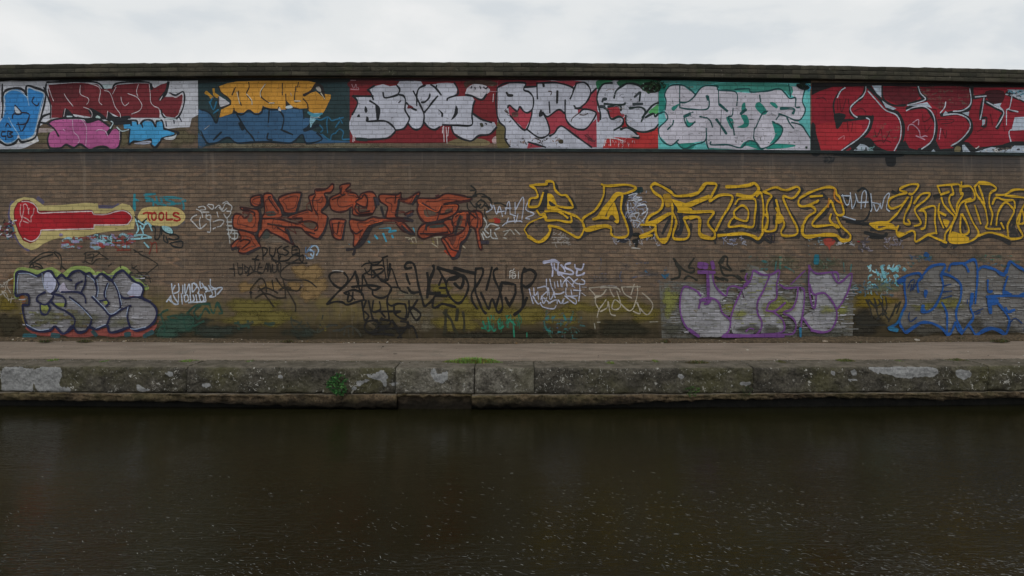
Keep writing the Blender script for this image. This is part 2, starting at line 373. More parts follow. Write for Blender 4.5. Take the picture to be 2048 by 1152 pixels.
# ------------------------------------------------------------------ setting
XA, XB = -60.0, 60.0
o = sweep('ground', [(0.36, -0.01), (400, -0.01)], grid_xs(-90, 90), plain_mat('rough_ground', (0.09, 0.085, 0.06), (0.06, 0.07, 0.035), 2), caps=False, closed=False); tag(o, kind='structure')
o = mesh_obj('near_bank', [(-400, -8.9, -0.02), (400, -8.9, -0.02), (400, -400, -0.02), (-400, -400, -0.02), (-400, -8.9, -2), (400, -8.9, -2)], [(0, 3, 2, 1), (0, 1, 5, 4)],
             plain_mat('near_bank_ground', (0.13, 0.115, 0.095), (0.09, 0.085, 0.06), 2)); tag(o, kind='structure')
random.seed(3)
def path_d(x, i, dy, z):
    if i in (0,): return (0, 0, 0)
    return (0, 0, 0.014 * (noise.noise(Vector((x * 0.7, dy * 2, 3))) ) + 0.006 * noise.noise(Vector((x * 4, dy * 5, 8))))
ys = [0.35] + [-2.08 * i / 14 for i in range(15)]
o = sweep('towpath', [(y, 0.0) for y in ys], frange(XA, XB, 0.25), M_PATH, disp=path_d, caps=False, closed=False, smooth=True); tag(o, kind='structure')
WZ = -0.57
o = mesh_obj('canal_water', [(-90, -8.95, WZ), (90, -8.95, WZ), (90, 6, WZ), (-90, 6, WZ)], [(0, 1, 2, 3)], M_WATER); tag(o, kind='structure')
o = mesh_obj('canal_bed', [(-90, -8.95, -1.9), (90, -8.95, -1.9), (90, 6, -1.9), (-90, 6, -1.9)], [(0, 1, 2, 3)], M_WET); tag(o, kind='structure')

# ------------------------------------------------------------------ the brick wall
wall = tag(empty('brick_wall', (0, 0, 0)), 'long brown brick canal wall covered in graffiti with dark weathered coping', 'wall')
LZ0, LZ1, CZ0, CZ1 = 3.372, 3.430, 4.683, 4.920
xs = grid_xs(XA, XB)
sweep('lower_brickwork', [(0, -0.06), (0, LZ0), (0.35, LZ0), (0.35, -0.06)], xs, M_BRICK, wall)
sweep('upper_brickwork', [(0, LZ1), (0, CZ0), (0.33, CZ0), (0.33, LZ1)], xs, M_BRICK, wall)
sweep('ledge_course', [(-0.032, LZ0), (-0.034, LZ1 - 0.012), (-0.02, LZ1), (0.36, LZ1), (0.36, LZ0)], frange(XA, XB, 0.25), M_LEDGE, wall,
      disp=lambda x, i, y, z: (0, 0.006 * noise.noise(Vector((x * 3, i, 1))) if i < 3 else 0, 0))
h = (CZ1 - CZ0) / 3
def cop_d(x, i, dy, z):
    if dy > 0.1: return (0, 0, 0)
    v = Vector((x * 4.0, i * 3.1, 0)); return (0, 0.006 * noise.noise(v), (0.010 if i in (3, 4) and z > 4.9 else 0.002) * noise.noise(v * 2.3 + Vector((7, 7, 7))))
for k, pr in enumerate((0.119, 0.121, 0.120)):
    a, b_ = CZ0 + k * h, CZ0 + (k + 1) * h - 0.0015
    o = sweep('coping_course', [(-pr, a), (-pr - .003, a + h * .3), (-pr - .003, a + h * .6), (-pr + .002, b_), (0.42, b_), (0.42, a)], frange(XA, XB, 0.10), M_COPING, wall, disp=cop_d)

# ------------------------------------------------------------------ paint on the wall
# the shapes are read off enlarged tiles of the photograph: tile origin and scale
FR = dict(A=(0, 110), B=(390, 110), C=(690, 110), D=(980, 110), E=(1300, 110), F=(1600, 110), G=(0, 360), H=(0, 500), I=(360, 350), J=(700, 350),
          K=(1020, 350), L=(1380, 350), M=(1648, 350), N=(310, 490), O=(620, 490), Q=(960, 490), R=(1310, 490), S=(1648, 490), P=(0, 0))
def fscale(f): return 448 / 2048.0 if f == 'F' else (1.0 if f == 'P' else 400 / 2048.0)
def pts_of(f, s):
    v = [float(a) for a in s.replace(',', ' ').split()]; ox, oy = FR[f]; k = fscale(f)
    return [(ox + v[i] * k, oy + v[i + 1] * k) for i in range(0, len(v) - 1, 2)]
def catmull(p, closed, n=5):
    out = []; m = len(p)
    if m < 3: return list(p)
    for i in range(m if closed else m - 1):
        g = (lambda k: p[k % m]) if closed else (lambda k: p[min(max(k, 0), m - 1)])
        p0, p1, p2, p3 = g(i - 1), g(i), g(i + 1), g(i + 2)
        for j in range(n):
            t = j / n; t2, t3 = t * t, t * t * t
            out.append(tuple(0.5 * (2 * p1[a] + (p2[a] - p0[a]) * t + (2 * p0[a] - 5 * p1[a] + 4 * p2[a] - p3[a]) * t2 + (3 * p1[a] - p0[a] - 3 * p2[a] + p3[a]) * t3) for a in (0, 1)))
    if not closed: out.append(p[-1])
    return out
rnd = random.Random(11)
class Layer:
    """collects paint shapes lying a fraction of a millimetre above one another; build() links them as one mesh"""
    off = 0.0
    def __init__(self): self.v, self.f, self.c = [], [], []
    def vert(self, px, py, off, col):
        x, z = px_wall(px, py); self.v.append((x, bowc(x) - off, z)); self.c.append(col); return len(self.v) - 1
    def fill(self, fr, s, rgb, a=1.0, sm=True, jit=0.5):
        p = pts_of(fr, s)
        if sm: p = catmull(p, True, 4)
        p = [(x + rnd.uniform(-jit, jit) * 0.6, y + rnd.uniform(-jit, jit) * 0.6) for x, y in p]
        w = [px_wall(*q) for q in p]
        vs2, _, fs2, *_r = delaunay_2d_cdt([Vector(q) for q in w], [], [list(range(len(w)))], 1, 1e-5)
        bm = bmesh.new(); bv = [bm.verts.new((q[0], 0, q[1])) for q in vs2]
        for f in fs2:
            try: bm.faces.new([bv[i] for i in f])
            except ValueError: pass
        x0, x1 = min(q[0] for q in w), max(q[0] for q in w)
        i = math.ceil(x0 / STEP)
        while i * STEP < x1:
            bmesh.ops.bisect_plane(bm, geom=bm.verts[:] + bm.edges[:] + bm.faces[:], dist=1e-6, plane_co=(i * STEP, 0, 0), plane_no=(1, 0, 0)); i += 1
        Layer.off += 0.00006; col = pcol(rgb) + (a,); base = len(self.v); bm.verts.index_update()
        for v in bm.verts: self.v.append((v.co.x, bowc(v.co.x) - Layer.off, v.co.z)); self.c.append(col)
        for f in bm.faces: self.f.append([base + v.index for v in f.verts])
        bm.free(); return self
    def line(self, fr, w, s, rgb, a=1.0, sm=True, closed=False, taper=0.0):
        """w in tile units"""
        k = fscale(fr); hw = w * k * 0.5 * (1.4 if max(rgb) < 62 and w < 25 else 1.08)
        col = pcol(rgb) + (a,)
        for seg in s.split(';'):
            p = pts_of(fr, seg)
            if len(p) < 2: continue
            if sm: p = catmull(p, closed, 6)
            if closed: p = p + [p[0]]
            q = [p[0]]
            for a_, b_ in zip(p, p[1:]):
                L = math.hypot(b_[0] - a_[0], b_[1] - a_[1]); n = max(1, int(L / max(2.0, hw * 2)))
                for j in range(1, n + 1): q.append((a_[0] + (b_[0] - a_[0]) * j / n, a_[1] + (b_[1] - a_[1]) * j / n))
            q = [q[0]] + [b_ for a_, b_ in zip(q, q[1:]) if math.hypot(b_[0] - a_[0], b_[1] - a_[1]) > 0.25]
            if len(q) < 2: continue
            Layer.off += 0.00006; off = Layer.off; d_off = 0.00003 / len(q); prev = None; N = len(q); ph = rnd.random() * 9
            for i, (x, y) in enumerate(q):
                a_, b_ = q[max(i - 1, 0)], q[min(i + 1, N - 1)]
                dx, dy = b_[0] - a_[0], b_[1] - a_[1]; L = math.hypot(dx, dy) or 1; nx, ny = -dy / L, dx / L
                tt = min(i, N - 1 - i) / max(1, N - 1) * 2
                ww = hw * (0.84 + 0.30 * abs(dx) / L) * (1 + 0.16 * math.sin(i * 0.55 + ph) + rnd.uniform(-0.07, 0.07)) * (1 - taper * (1 - min(1, tt * 2)))
                o2 = off + d_off * i
                cur = (self.vert(x + nx * ww, y + ny * ww, o2, col), self.vert(x - nx * ww, y - ny * ww, o2, col))
                if prev: self.f.append((prev[0], cur[0], cur[1], prev[1]))
                else:
                    c1 = self.vert(x - dx / L * ww * .7 + nx * ww * .7, y - dy / L * ww * .7 + ny * ww * .7, o2, col); c2 = self.vert(x - dx / L * ww * .7 - nx * ww * .7, y - dy / L * ww * .7 - ny * ww * .7, o2, col)
                    self.f.append((c1, cur[0], cur[1], c2))
                prev = cur
            c1 = self.vert(x + dx / L * ww * .7 + nx * ww * .7, y + dy / L * ww * .7 + ny * ww * .7, o2, col); c2 = self.vert(x + dx / L * ww * .7 - nx * ww * .7, y + dy / L * ww * .7 - ny * ww * .7, o2, col)
            self.f.append((prev[0], c1, c2, prev[1]))
        return self
    def shadow_of(self, calls, dx, dy, rgb, extra, a=.9):
        for fr, w, s_ in calls:
            q = ';'.join(' '.join('%g %g' % (float(v[i]) + dx, float(v[i + 1]) + dy) for i in range(0, len(v) - 1, 2)) for v in (seg.replace(',', ' ').split() for seg in s_.split(';')))
            self.line(fr, w + extra, q, rgb, a)
        return self
    def dabs(self, fr, box, n, cols, w=(4, 9), ln=(8, 40), ang=(-0.6, 0.6), a=0.9, seed=1):
        r = random.Random(seed); x0, y0, x1, y1 = box
        for _ in range(n):
            x, y = r.uniform(x0, x1), r.uniform(y0, y1); L = r.uniform(*ln); t = r.uniform(*ang); bd = .3 if ang[1] - ang[0] > .3 else .03; cx, cy = r.uniform(-bd, bd) * L, r.uniform(-bd, bd) * L
            p = [(x, y), (x + L * .5 * math.cos(t) + cx, y + L * .5 * math.sin(t) + cy), (x + L * math.cos(t), y + L * math.sin(t))]
            self.line(fr, r.uniform(*w), ','.join('%f %f' % q for q in p), r.choice(cols), a)
        return self
    def soft(self, fr, s, rgb, a=0.8, grow=1.0):
        """soft-edged patch: s is cx cy rx ry in tile units"""
        for seg in s.split(';'):
            cx, cy, rx, ry = [float(q) for q in seg.replace(',', ' ').split()]
            ox, oy = FR[fr]; k = fscale(fr); Layer.off += 0.000012; a = a * 0.95; col = pcol([(v * .88 + 6) for v in rgb]); rings, sg = 6, 28; ph = rnd.random() * 6; idx = []
            for r_ in range(rings + 1):
                row = []
                for j in range(sg):
                    t = 2 * math.pi * j / sg; wob = 1 + 0.16 * math.sin(3 * t + ph) + 0.10 * math.sin(5 * t + ph * 2)
                    q = r_ / rings
                    al = a * (1 - q ** 2) if r_ < rings else 0.0
                    row.append(self.vert(ox + (cx + rx * q * wob * math.cos(t)) * k, oy + (cy + ry * q * wob * math.sin(t)) * k, Layer.off, col + (al,)))
                idx.append(row)
            for r_ in range(rings):
                for j in range(sg):
                    j2 = (j + 1) % sg
                    if r_ == 0: self.f.append((idx[0][0], idx[1][j], idx[1][j2]))
                    else: self.f.append((idx[r_][j], idx[r_ + 1][j], idx[r_ + 1][j2], idx[r_][j2]))
        return self
    def build(self, name, parent, label=None, mat=None):
        o = mesh_obj(name, self.v, self.f, None, parent); me = o.data; me.materials.append(mat or M_PAINT)
        at = me.color_attributes.new('paint', 'FLOAT_COLOR', 'POINT')
        for i, c in enumerate(self.c): at.data[i].color = c
        if label: o['label'] = label
        return o
def piece(base=0.0012): Layer.off = base; return Layer()
W = (158, 160, 172); WD = (140, 141, 150); BK = (27, 29, 33); RD = (108, 32, 38); CY = (60, 140, 168)
GREY = (110, 110, 112)

# ---- soft overspray and algae low on the wall (behind the lettering)
s = piece(0.0003)
s.soft('N', '1000 640 330 120;1180 740 330 100;950 760 300 90', (92, 84, 40), .88)
s.soft('N', '620 880 420 90;180 900 260 80;1500 900 240 70;400 780 200 90', (36, 42, 36), .7)
s.soft('Q', '100 700 330 110;450 720 330 110;800 740 300 100;1400 620 350 110;1680 700 200 120;1000 640 260 60', (96, 86, 38), .9)
s.soft('Q', '300 930 500 70;900 930 420 80;1450 860 380 110', (36, 34, 24), .85)
s.soft('O', '1500 600 260 120;1500 780 300 140;1350 450 140 80', (96, 86, 38), .9)
s.soft('O', '1600 930 330 60;700 860 380 110', (38, 36, 28), .6)
s.soft('O', '1000 520 220 90;1100 720 200 120;1180 820 130 90', (88, 82, 68), .6)
s.soft('S', '520 570 260 100', (100, 84, 24), .95); s.soft('S', '420 800 200 180', (34, 32, 26), .9)
s.soft('H', '80 560 120 110', (92, 80, 28), .7); s.soft('H', '90 760 150 130', (42, 38, 26), .9); s.soft('H', '150 320 90 120', (112, 78, 36), .5)
s.soft('H', '1850 760 220 130;1700 860 160 80', (40, 62, 52), .8)
s.soft('N', '1580 290 190 110;1640 430 160 130;1480 250 90 60;1560 520 100 70', (116, 94, 62), .95)
s.soft('N', '930 430 110 70;1200 420 180 60;1420 430 130 60', (112, 90, 58), .9)
s.soft('I', '1000 660 260 50;1350 540 80 30;880 400 60 40', (92, 82, 72), .8)
s.soft('Q', '1250 350 230 60;1750 300 180 50;1480 250 150 80', (66, 66, 68), .35)
s.soft('R', '1250 180 350 90;1750 190 260 70', (64, 72, 56), .45)
s.soft('S', '1000 130 180 40;1650 130 240 50', (58, 70, 62), .45); s.soft('S', '620 420 220 90', (84, 92, 72), .6)
s.soft('A', '450 850 180 80;1260 860 120 110;1880 850 160 110', (80, 74, 56), .8)
s.soft('B', '1500 930 700 45;500 930 500 45', (92, 86, 70), .7)
s.build('algae_and_overspray', wall, 'olive algae and faded overspray low on the bricks', M_SMUDGE)

# ---- A: white panel with a blue letter, dark red, pink and light blue lettering
p = piece(0.0020)
p.fill('A', '0 255,700 262,1400 258,2028 250,2030 610,1965 650,1945 740,1850 742,1700 758,1500 735,1280 705,1230 665,900 690,520 655,450 700,385 745,372 800,400 880,250 955,140 972,0 985', (150, 152, 160), .93, sm=False)
p.fill('A', '0 238,2030 238,2030 262,1760 268,1500 262,1300 270,1120 262,1000 268,880 262,700 268,520 262,300 270,120 262,0 272', (22, 24, 24), 1, sm=False)  # dark top strip: soot with the coping's shadow painted in
p.fill('A', '380 752,545 756,560 780,500 792,375 790', (120, 110, 110), .8).fill('A', '150 890,240 870,330 820,345 810,385 880,330 905,250 900,160 915', (150, 150, 150), .8)
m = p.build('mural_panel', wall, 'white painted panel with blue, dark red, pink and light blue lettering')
f = Layer()
f.fill('A', '60 395,110 360,190 355,250 400,285 440,290 340,350 355,450 395,440 480,400 620,375 720,340 830,220 865,188 820,165 870,130 900,70 900,0 850,0 700,30 640,45 560,55 470,45 420', (42, 112, 172))
f.build('lettering', m, 'bright blue rounded letter')
f = Layer(); f.fill('A', '500 305,700 290,830 285,1000 300,1040 345,1150 345,1200 305,1400 290,1530 290,1580 340,1650 300,1710 285,1725 330,1700 370,1660 430,1800 430,1870 395,1875 480,1840 600,1790 640,1700 630,1640 560,1640 645,1330 645,1240 645,1110 580,1090 650,950 640,700 600,665 550,640 640,525 645,530 520,500 440', (98, 33, 40), sm=False)
f.fill('A', '520 310,840 300,840 400,700 480,560 490,510 430', (80, 28, 34), .9)
f.fill('A', '1020 320,1060 300,1140 305,1120 340,1080 350', (150, 165, 170))
f.build('lettering', m, 'dark red block lettering')
f = Layer(); f.fill('A', '490 710,560 670,720 660,850 665,900 700,1000 660,1060 690,1130 740,1110 800,1180 755,1220 790,1225 870,1205 940,1140 965,1090 930,1000 930,930 960,880 940,820 900,770 940,680 910,620 940,520 940,495 870,510 800,560 770,520 740', (148, 74, 120))
f.build('lettering', m, 'pink bubble lettering')
f = Layer(); f.fill('A', '1265 710,1310 680,1395 680,1405 710,1440 705,1480 675,1550 680,1590 730,1610 680,1660 680,1675 760,1790 800,1780 815,1660 850,1620 900,1590 935,1555 910,1545 850,1450 880,1370 875,1330 910,1315 870,1335 800,1330 755,1270 755', (62, 146, 196), sm=False)
f.build('lettering', m, 'light blue spiky lettering')
f = Layer()
f.fill('A', '660 550,700 560,740 600,790 640,930 640,900 560,940 545,1040 600,1090 640,1110 580,1180 630,1320 620,1320 650,1200 720,1140 690,1050 660,900 700,860 660,700 650,640 645', BK)
f.fill('A', '690 640,720 620,750 640', (150, 170, 170)).fill('A', '980 640,1000 620,1030 640,1010 655', (150, 170, 170))
f.line('A', 15, '20 640,30 540,30 450,45 380,100 348,190 340,250 370,272 420,272 320,360 335,462 382,460 480,425 620,395 720,360 845,230 892,190 860,150 905,70 925,0 885;25 300,22 480', BK)
f.line('A', 12, '515 645,520 520,495 440,470 350,475 295;480 280,830 272,1000 285,1060 345;1150 350,1200 290,1400 275,1530 280;1650 560,1680 635,1790 655,1850 600,1888 480,1878 378,1800 412,1740 390;450 330,480 400,500 460', BK)
f.line('A', 24, '1640 455,1700 380,1725 280;1540 300,1552 345;1100 810,1140 750,1150 690', BK)
f.line('A', 13, '490 705,560 760,600 830;505 800,488 870,508 948,560 962,620 955,680 918,750 952,820 915,890 955,930 972,1010 945,1080 942,1140 978,1205 958,1236 870,1235 780,1200 750;490 700,560 660,720 645,860 652,900 690,1000 655,1130 735', BK)
f.line('A', 13, '1330 760,1320 880,1325 915,1370 885,1460 895,1545 865,1550 920,1590 948,1640 895,1665 855,1790 822,1830 800,1780 780,1680 755;1260 700,1310 672,1395 672,1410 710;1440 705,1480 668,1555 672,1595 735,1605 680,1660 672,1680 755;1340 680,1345 720;1450 700,1462 740', BK)
f.line('A', 14, '400 740,430 640,515 600;400 690,480 700', BK)
f.line('A', 9, '155 515,225 595,160 602,155 515;130 650,140 605,230 590,300 610,270 700,170 712;185 690,225 780,300 630;350 430,330 480,380 520,400 490;55 785,22 790,20 830,62 832;82 780,85 840,132 832,100 808,132 790,82 780;60 730,80 700,110 740;1700 680,1705 730;1780 660,1785 700;1840 640,1860 680;60 840,60 870', (28, 32, 48))
f.line('A', 26, '1290 640,1330 640;1340 690,1200 700', BK)
f.build('outline', m)
f = Layer()
f.line('A', 7, '300 520,280 440,240 400,190 367,120 362,60 400,40 450,55 540,35 640;290 470,290 345,355 360,445 395,430 480,400 600,370 740,335 828,225 868,190 810,130 720,90 640;0 855,60 900,130 892,185 850', (140, 175, 200))
f.line('A', 6, '500 330,525 410,550 470;660 400,690 450,750 525;825 310,825 400,900 440,910 475,890 505;890 285,1000 320,1030 370,1015 470,1045 510;860 535,920 560,945 600,940 640;1070 365,1120 380,1150 440,1180 530,1230 600,1235 640;1240 430,1250 480,1280 520,1320 490;1310 395,1400 430,1440 480,1455 520,1430 570,1350 605;1420 300,1400 370,1415 430;1530 300,1540 400,1545 480,1580 525,1625 545,1640 600,1635 640;1640 465,1665 420;1740 400,1800 435,1868 402,1865 500,1830 610;1190 330,1155 400;1105 575,1095 650;670 550,655 630', (160, 150, 155))
f.line('A', 6, '745 660,755 780,800 830,815 880,800 900;840 665,880 720,890 800,880 930;985 780,1020 765,1080 780,1105 830;650 760,668 780;1225 780,1228 870', (200, 170, 195))
f.line('A', 10, '1140 680,1160 700,1130 750;1200 740,1250 780,1320 765;690 630,740 630;1580 660,1640 662;1700 650,1800 660', (150, 165, 170))
f.fill('A', '1680 850,1780 830,1810 812,1790 860,1720 870', (140, 145, 150)).fill('A', '1380 900,1540 880,1530 910,1420 915', (130, 135, 150))
f.fill('A', '155 525,215 590,165 592', (150, 160, 170))
f.build('highlight', m)

# ---- B: dark teal panel, mustard lettering above navy lettering
p = piece(0.0020); DK = (31, 47, 50)
p.fill('B', '30 238,1586 238,1586 896,1200 905,700 898,240 905,30 955', DK, 1, sm=False)
p.fill('B', '30 238,1586 238,1586 280,1200 285,600 262,30 290', (20, 24, 24), 1, sm=False)  # near-black strip under the coping, its shadow and soot as paint
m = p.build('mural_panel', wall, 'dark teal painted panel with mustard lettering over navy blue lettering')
f = Layer(); f.fill('B', '36 560,110 565,160 610,215 690,250 640,400 600,450 590,560 590,690 570,760 545,850 570,930 540,1100 560,1110 640,1190 650,1180 700,1125 770,1200 770,1300 815,1350 870,1584 885,1584 896,1145 908,1100 820,1020 880,970 898,760 885,600 885,440 898,340 850,220 890,130 902,60 810,36 740', (46, 78, 108), sm=False)
f.fill('B', '36 800,100 880,120 900,90 940,40 950', (40, 70, 96), .8)
f.build('lettering', m, 'navy blue lettering along the bottom')
f = Layer(); MU = (176, 126, 48)
f.fill('B', '250 320,330 290,430 270,540 268,640 265,1050 265,1160 265,1240 285,1180 370,1110 415,1240 370,1320 440,1330 400,1390 405,1390 440,1330 570,1300 610,1240 610,1160 570,1150 545,1080 550,1000 535,940 470,930 560,880 560,860 520,840 555,740 550,690 515,690 560,650 595,600 595,550 560,500 590,440 590,395 560,380 600,250 640,270 560,370 510,370 460,300 420,265 370', MU, sm=False)
f.line('B', 26, '115 385,150 410,175 440;190 350,200 400,240 430', (160, 118, 40)); f.fill('B', '240 425,290 445,352 490,330 510,260 530', (135, 135, 140))
f.build('lettering', m, 'mustard yellow lettering along the top')
f = Layer(); NV = (22, 32, 40)
f.line('B', 12, '60 780,130 905,230 895,340 845,430 902,600 892,760 888,960 902,1020 882,1100 815,1145 905,1300 865,1250 800;410 580,460 660,520 760,580 830,610 880;870 570,910 650,890 760;760 570,752 690;880 765,940 790,1000 815;750 800,740 860,790 870;270 790,190 870;60 560,130 580,170 620,215 695,240 640;400 570,440 603,490 608,550 568,620 608,680 592,700 540,770 557,850 560;1110 560,1115 650;1180 660,1180 700,1125 770', NV)
f.line('B', 24, '1120 770,1200 740,1260 720;460 700,490 760', NV)
f.line('B', 9, '415 330,380 410;445 370,450 450,475 515;550 280,555 330,530 400,580 470,585 510;720 300,680 370,680 430,760 490,810 490;895 290,895 410;1035 320,1020 470,1080 470;930 400,935 560;1110 415,1190 370,1250 300,1280 330,1330 450;1110 450,1150 500,1160 570;240 320,265 380,350 450,362 500,270 540;930 470,980 530,1060 550;1160 570,1190 600,1260 618;1060 280,1050 330;400 545,400 600;240 430,240 520,225 640', (40, 34, 30))
f.line('B', 18, '1120 410,1190 370,1240 300;1240 300,1300 330,1325 430', (34, 30, 30))
f.build('outline', m)
f = Layer()
f.line('B', 8, '720 300,672 370,672 430;760 492,810 492;530 400,580 462,585 510;1020 470,1080 472;1290 390,1330 450;430 380,460 500', (190, 180, 160))
f.fill('B', '1240 330,1280 330,1290 380,1250 360', (130, 125, 120)).fill('B', '930 530,980 515,1000 540,940 550', (150, 160, 165)).fill('B', '850 560,870 535,880 575', (150, 150, 150))
f.fill('B', '1190 610,1300 600,1250 650,1210 700,1180 740', (110, 150, 165), .8)
f.line('B', 22, '1160 590,1230 620,1300 600', (60, 120, 140), .9)
f.line('B', 12, '1240 650,1290 665,1360 635,1400 672,1440 662,1520 640;1360 640,1350 700,1360 800;1280 720,1310 760,1290 790;1440 800,1480 760,1520 790,1510 860,1580 862;1480 680,1440 740;1300 810,1380 870,1400 820,1440 800;1480 640,1510 700', (38, 92, 122), .95)
f.line('B', 14, '150 480,190 560,220 480;240 560,190 600;180 440,160 480', (36, 92, 122), .9)
f.line('B', 5, '100 760,150 720;1220 640,1280 640;980 390,990 420', (120, 120, 120))
f.build('highlight', m)

# ---- C: dark red panel with white bubble letters
p = piece(0.0020)
p.fill('C', '48 238,1566 238,1566 880,1500 905,1300 880,1200 905,1000 898,700 905,420 900,200 905,48 900', RD, .97, sm=False)
p.fill('C', '48 236,1566 236,1566 262,900 275,300 262,48 268', (44, 22, 26), 1, sm=False)  # coping shadow and soot painted along the top of the red
p.fill('C', '48 272,300 262,560 275,540 300,300 300,60 330', (84, 30, 34), .9)
p.fill('C', '1235 270,1500 265,1560 300,1500 320,1300 300,1240 340', (60, 44, 38), .8)
p.fill('C', '1080 880,1200 850,1400 860,1480 890,1450 925,1200 930,1050 910', (98, 88, 64), .9).fill('C', '1505 870,1540 830,1560 850,1560 900,1520 905', (140, 120, 120))
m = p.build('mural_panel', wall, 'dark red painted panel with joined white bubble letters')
f = Layer()
f.fill('C', '80 420,285 420,275 395,240 360,300 320,390 300,460 320,530 310,560 270,640 262,780 270,800 310,850 303,930 300,950 290,1050 283,1120 290,1150 350,1140 400,1060 440,1150 425,1250 418,1300 425,1330 470,1312 510,1310 610,1400 660,1480 680,1530 690,1555 740,1500 800,1370 820,1290 875,1200 850,1120 800,1090 722,1000 718,960 740,920 760,870 745,810 690,790 740,740 760,690 750,645 700,620 740,570 770,520 765,500 800,430 845,330 858,160 862,80 830,45 760,45 690,75 610,115 550,135 495', W, .96, sm=False)
f.fill('C', '1240 370,1260 330,1320 300,1430 310,1480 350,1480 380,1450 400,1410 455,1350 440,1290 410,1235 405', (150, 148, 156), .95)
f.line('C', 8, '1010 730,1015 890;1035 740,1045 905;1062 740,1052 830;1000 740,998 800;85 820,82 890;97 820,98 880;1520 400,1515 480', (170, 160, 165))
f.line('C', 6, '60 260,110 260;70 300,90 340,112 300,116 345;60 350,140 355,130 330;1480 372,1555 376;1440 340,1460 330,1470 350', (130, 100, 108))
f.build('lettering', m, 'white bubble letters')
f = Layer()
f.line('C', 13, '80 418,130 490,75 610;80 422,285 422;240 360,270 400,290 455;255 470,330 520,355 570,345 640,330 660;225 660,230 680,330 675,420 680,480 720,515 770,490 812,430 852,250 866,120 856;530 310,560 350,550 390,520 415,410 438,390 385;550 405,600 420,620 470,615 560,640 610,660 650,640 700,600 755,520 770;645 700,690 750,740 765,790 730,810 650,805 590,760 490,700 370;630 490,680 540,730 565;810 590,850 545,890 490,950 420;985 410,930 340,880 305;820 310,760 340,735 400;785 485,820 480,860 440,870 400;735 400,735 520;810 690,860 745,920 765,970 735;1000 715,1150 720,1295 718,1300 620,1312 510;1045 465,1060 440,1150 405,1155 350,1120 285;940 310,930 345;1090 730,1110 800,1180 850,1290 880,1370 827,1480 812,1552 740;1310 600,1400 660,1500 690;1235 408,1300 420,1400 458,1450 400;1330 470,1310 520;230 360,300 315', BK)
f.fill('C', '312 510,350 540,360 600,342 668,325 672,318 600', BK).fill('C', '1135 515,1158 560,1142 620,1085 668,1110 620,1125 570', BK).fill('C', '950 555,1000 590,1003 635,985 630,985 600', BK)
f.fill('C', '210 525,232 570,212 592,198 560', BK).fill('C', '140 605,156 630,124 636', BK).fill('C', '218 632,240 640,240 680,222 680', BK).fill('C', '1380 700,1410 700,1418 730,1395 738', (50, 50, 42)).fill('C', '640 548,700 540,680 520,650 515', (86, 30, 36))
f.line('C', 9, '1290 340,1300 320;1330 330,1335 350;1380 320,1390 345;1420 330,1440 345,1460 330;1440 700,1450 710;1480 690,1500 690;570 470,550 490;520 260,700 262', (40, 36, 44))
f.line('C', 20, '120 860,220 868', (30, 40, 40))
f.build('outline', m)

# ---- D: white letters on rose red, then the green and red one beside it
p = piece(0.0020)
p.fill('D', '75 244,1092 244,1092 958,600 965,200 950,75 945', W, .95, sm=False)
p.fill('D', '75 238,1740 238,1740 262,1500 270,1100 258,700 268,640 262,75 268', (34, 24, 26), 1, sm=False)  # top strip darkened for coping shadow and soot, across both D panels
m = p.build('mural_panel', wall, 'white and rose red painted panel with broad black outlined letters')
f = Layer(); PK = (142, 52, 64)
for q in ('78 255,620 262,640 285,480 278,472 326,358 332,362 290,210 285,80 338', '480 262,700 268,860 262,950 272,880 292,845 335,700 290,560 285,480 286', '185 530,205 512,270 578,310 528,350 580,380 592,425 560,420 640,355 770,300 710,200 630',
          '545 590,590 635,700 560,768 602,775 660,850 740,930 765,1000 740,1090 650,1092 945,1040 948,900 850,740 735,700 745,650 800,600 820,610 770,580 680', '1094 335,1040 395,1020 450,900 550,900 600,950 560,1000 545,1050 565,1092 605', '395 890,480 918,560 945,380 955'):
    f.fill('D', q, PK if not q.startswith('78') else (110, 32, 42), .97, sm=False)
f.fill('D', '75 690,150 745,150 860,205 942,75 945', (84, 76, 48), .9); f.fill('D', '225 590,285 585,285 630,230 630', (80, 40, 44), .7)
f.build('lettering', m, 'rose red spaces between the letters')
f = Layer()
f.line('D', 12, '75 335,130 300,200 283,360 288,345 355,400 380,440 430,445 500,430 560,380 592,340 572,305 530,280 575,240 550,200 515,180 540;75 330,60 460,70 600,100 690,155 745,155 860,205 940;350 330,470 322;480 285,482 380,486 450;480 288,550 285,690 285,840 330,850 380,820 450;605 480,612 592;540 585,590 632,700 560,765 600;545 600,590 690,610 790,560 840,490 842,380 762;205 620,355 770,420 640,430 560;880 290,960 280,1010 320,1030 390,990 480,920 540,870 545;850 375,885 290;770 460,770 600,790 680,850 740,930 765,1000 740,1085 610,1050 570,960 555,920 590;1090 340,1030 400;610 830,660 800,700 742,750 735,880 830,1040 945;390 890,480 918,570 945;860 520,890 550,940 540', BK)
f.line('D', 18, '690 370,686 490;170 385,190 412,230 415;545 290,550 320', (30, 30, 32)); f.line('D', 7, '920 590,850 640,830 680;920 610,960 615,1000 600;460 850,520 880,500 900;150 570,190 600,160 560;600 372,630 376,622 410', (60, 50, 48))
f.fill('D', '510 570,525 560,540 620,500 630', (30, 30, 34)); f.fill('D', '700 870,745 870,745 905,710 905', (52, 46, 30), .9)
f.dabs('D', (160, 850, 760, 930), 34, [(60, 54, 44), (40, 36, 36), (110, 90, 80)], (4, 9), (6, 24), (-1.6, 1.6), .9, 5)
f.dabs('D', (140, 560, 260, 700), 10, [(60, 54, 44), (40, 36, 36)], (4, 7), (6, 24), (-1.6, 1.6), .9, 7)
f.line('D', 7, '970 820,1010 850,1070 890;990 810,1060 880,1080 870;1000 860,1050 890', (70, 40, 46)); f.line('D', 7, '640 962,800 968,1100 962', (160, 160, 160))
f.build('outline', m)

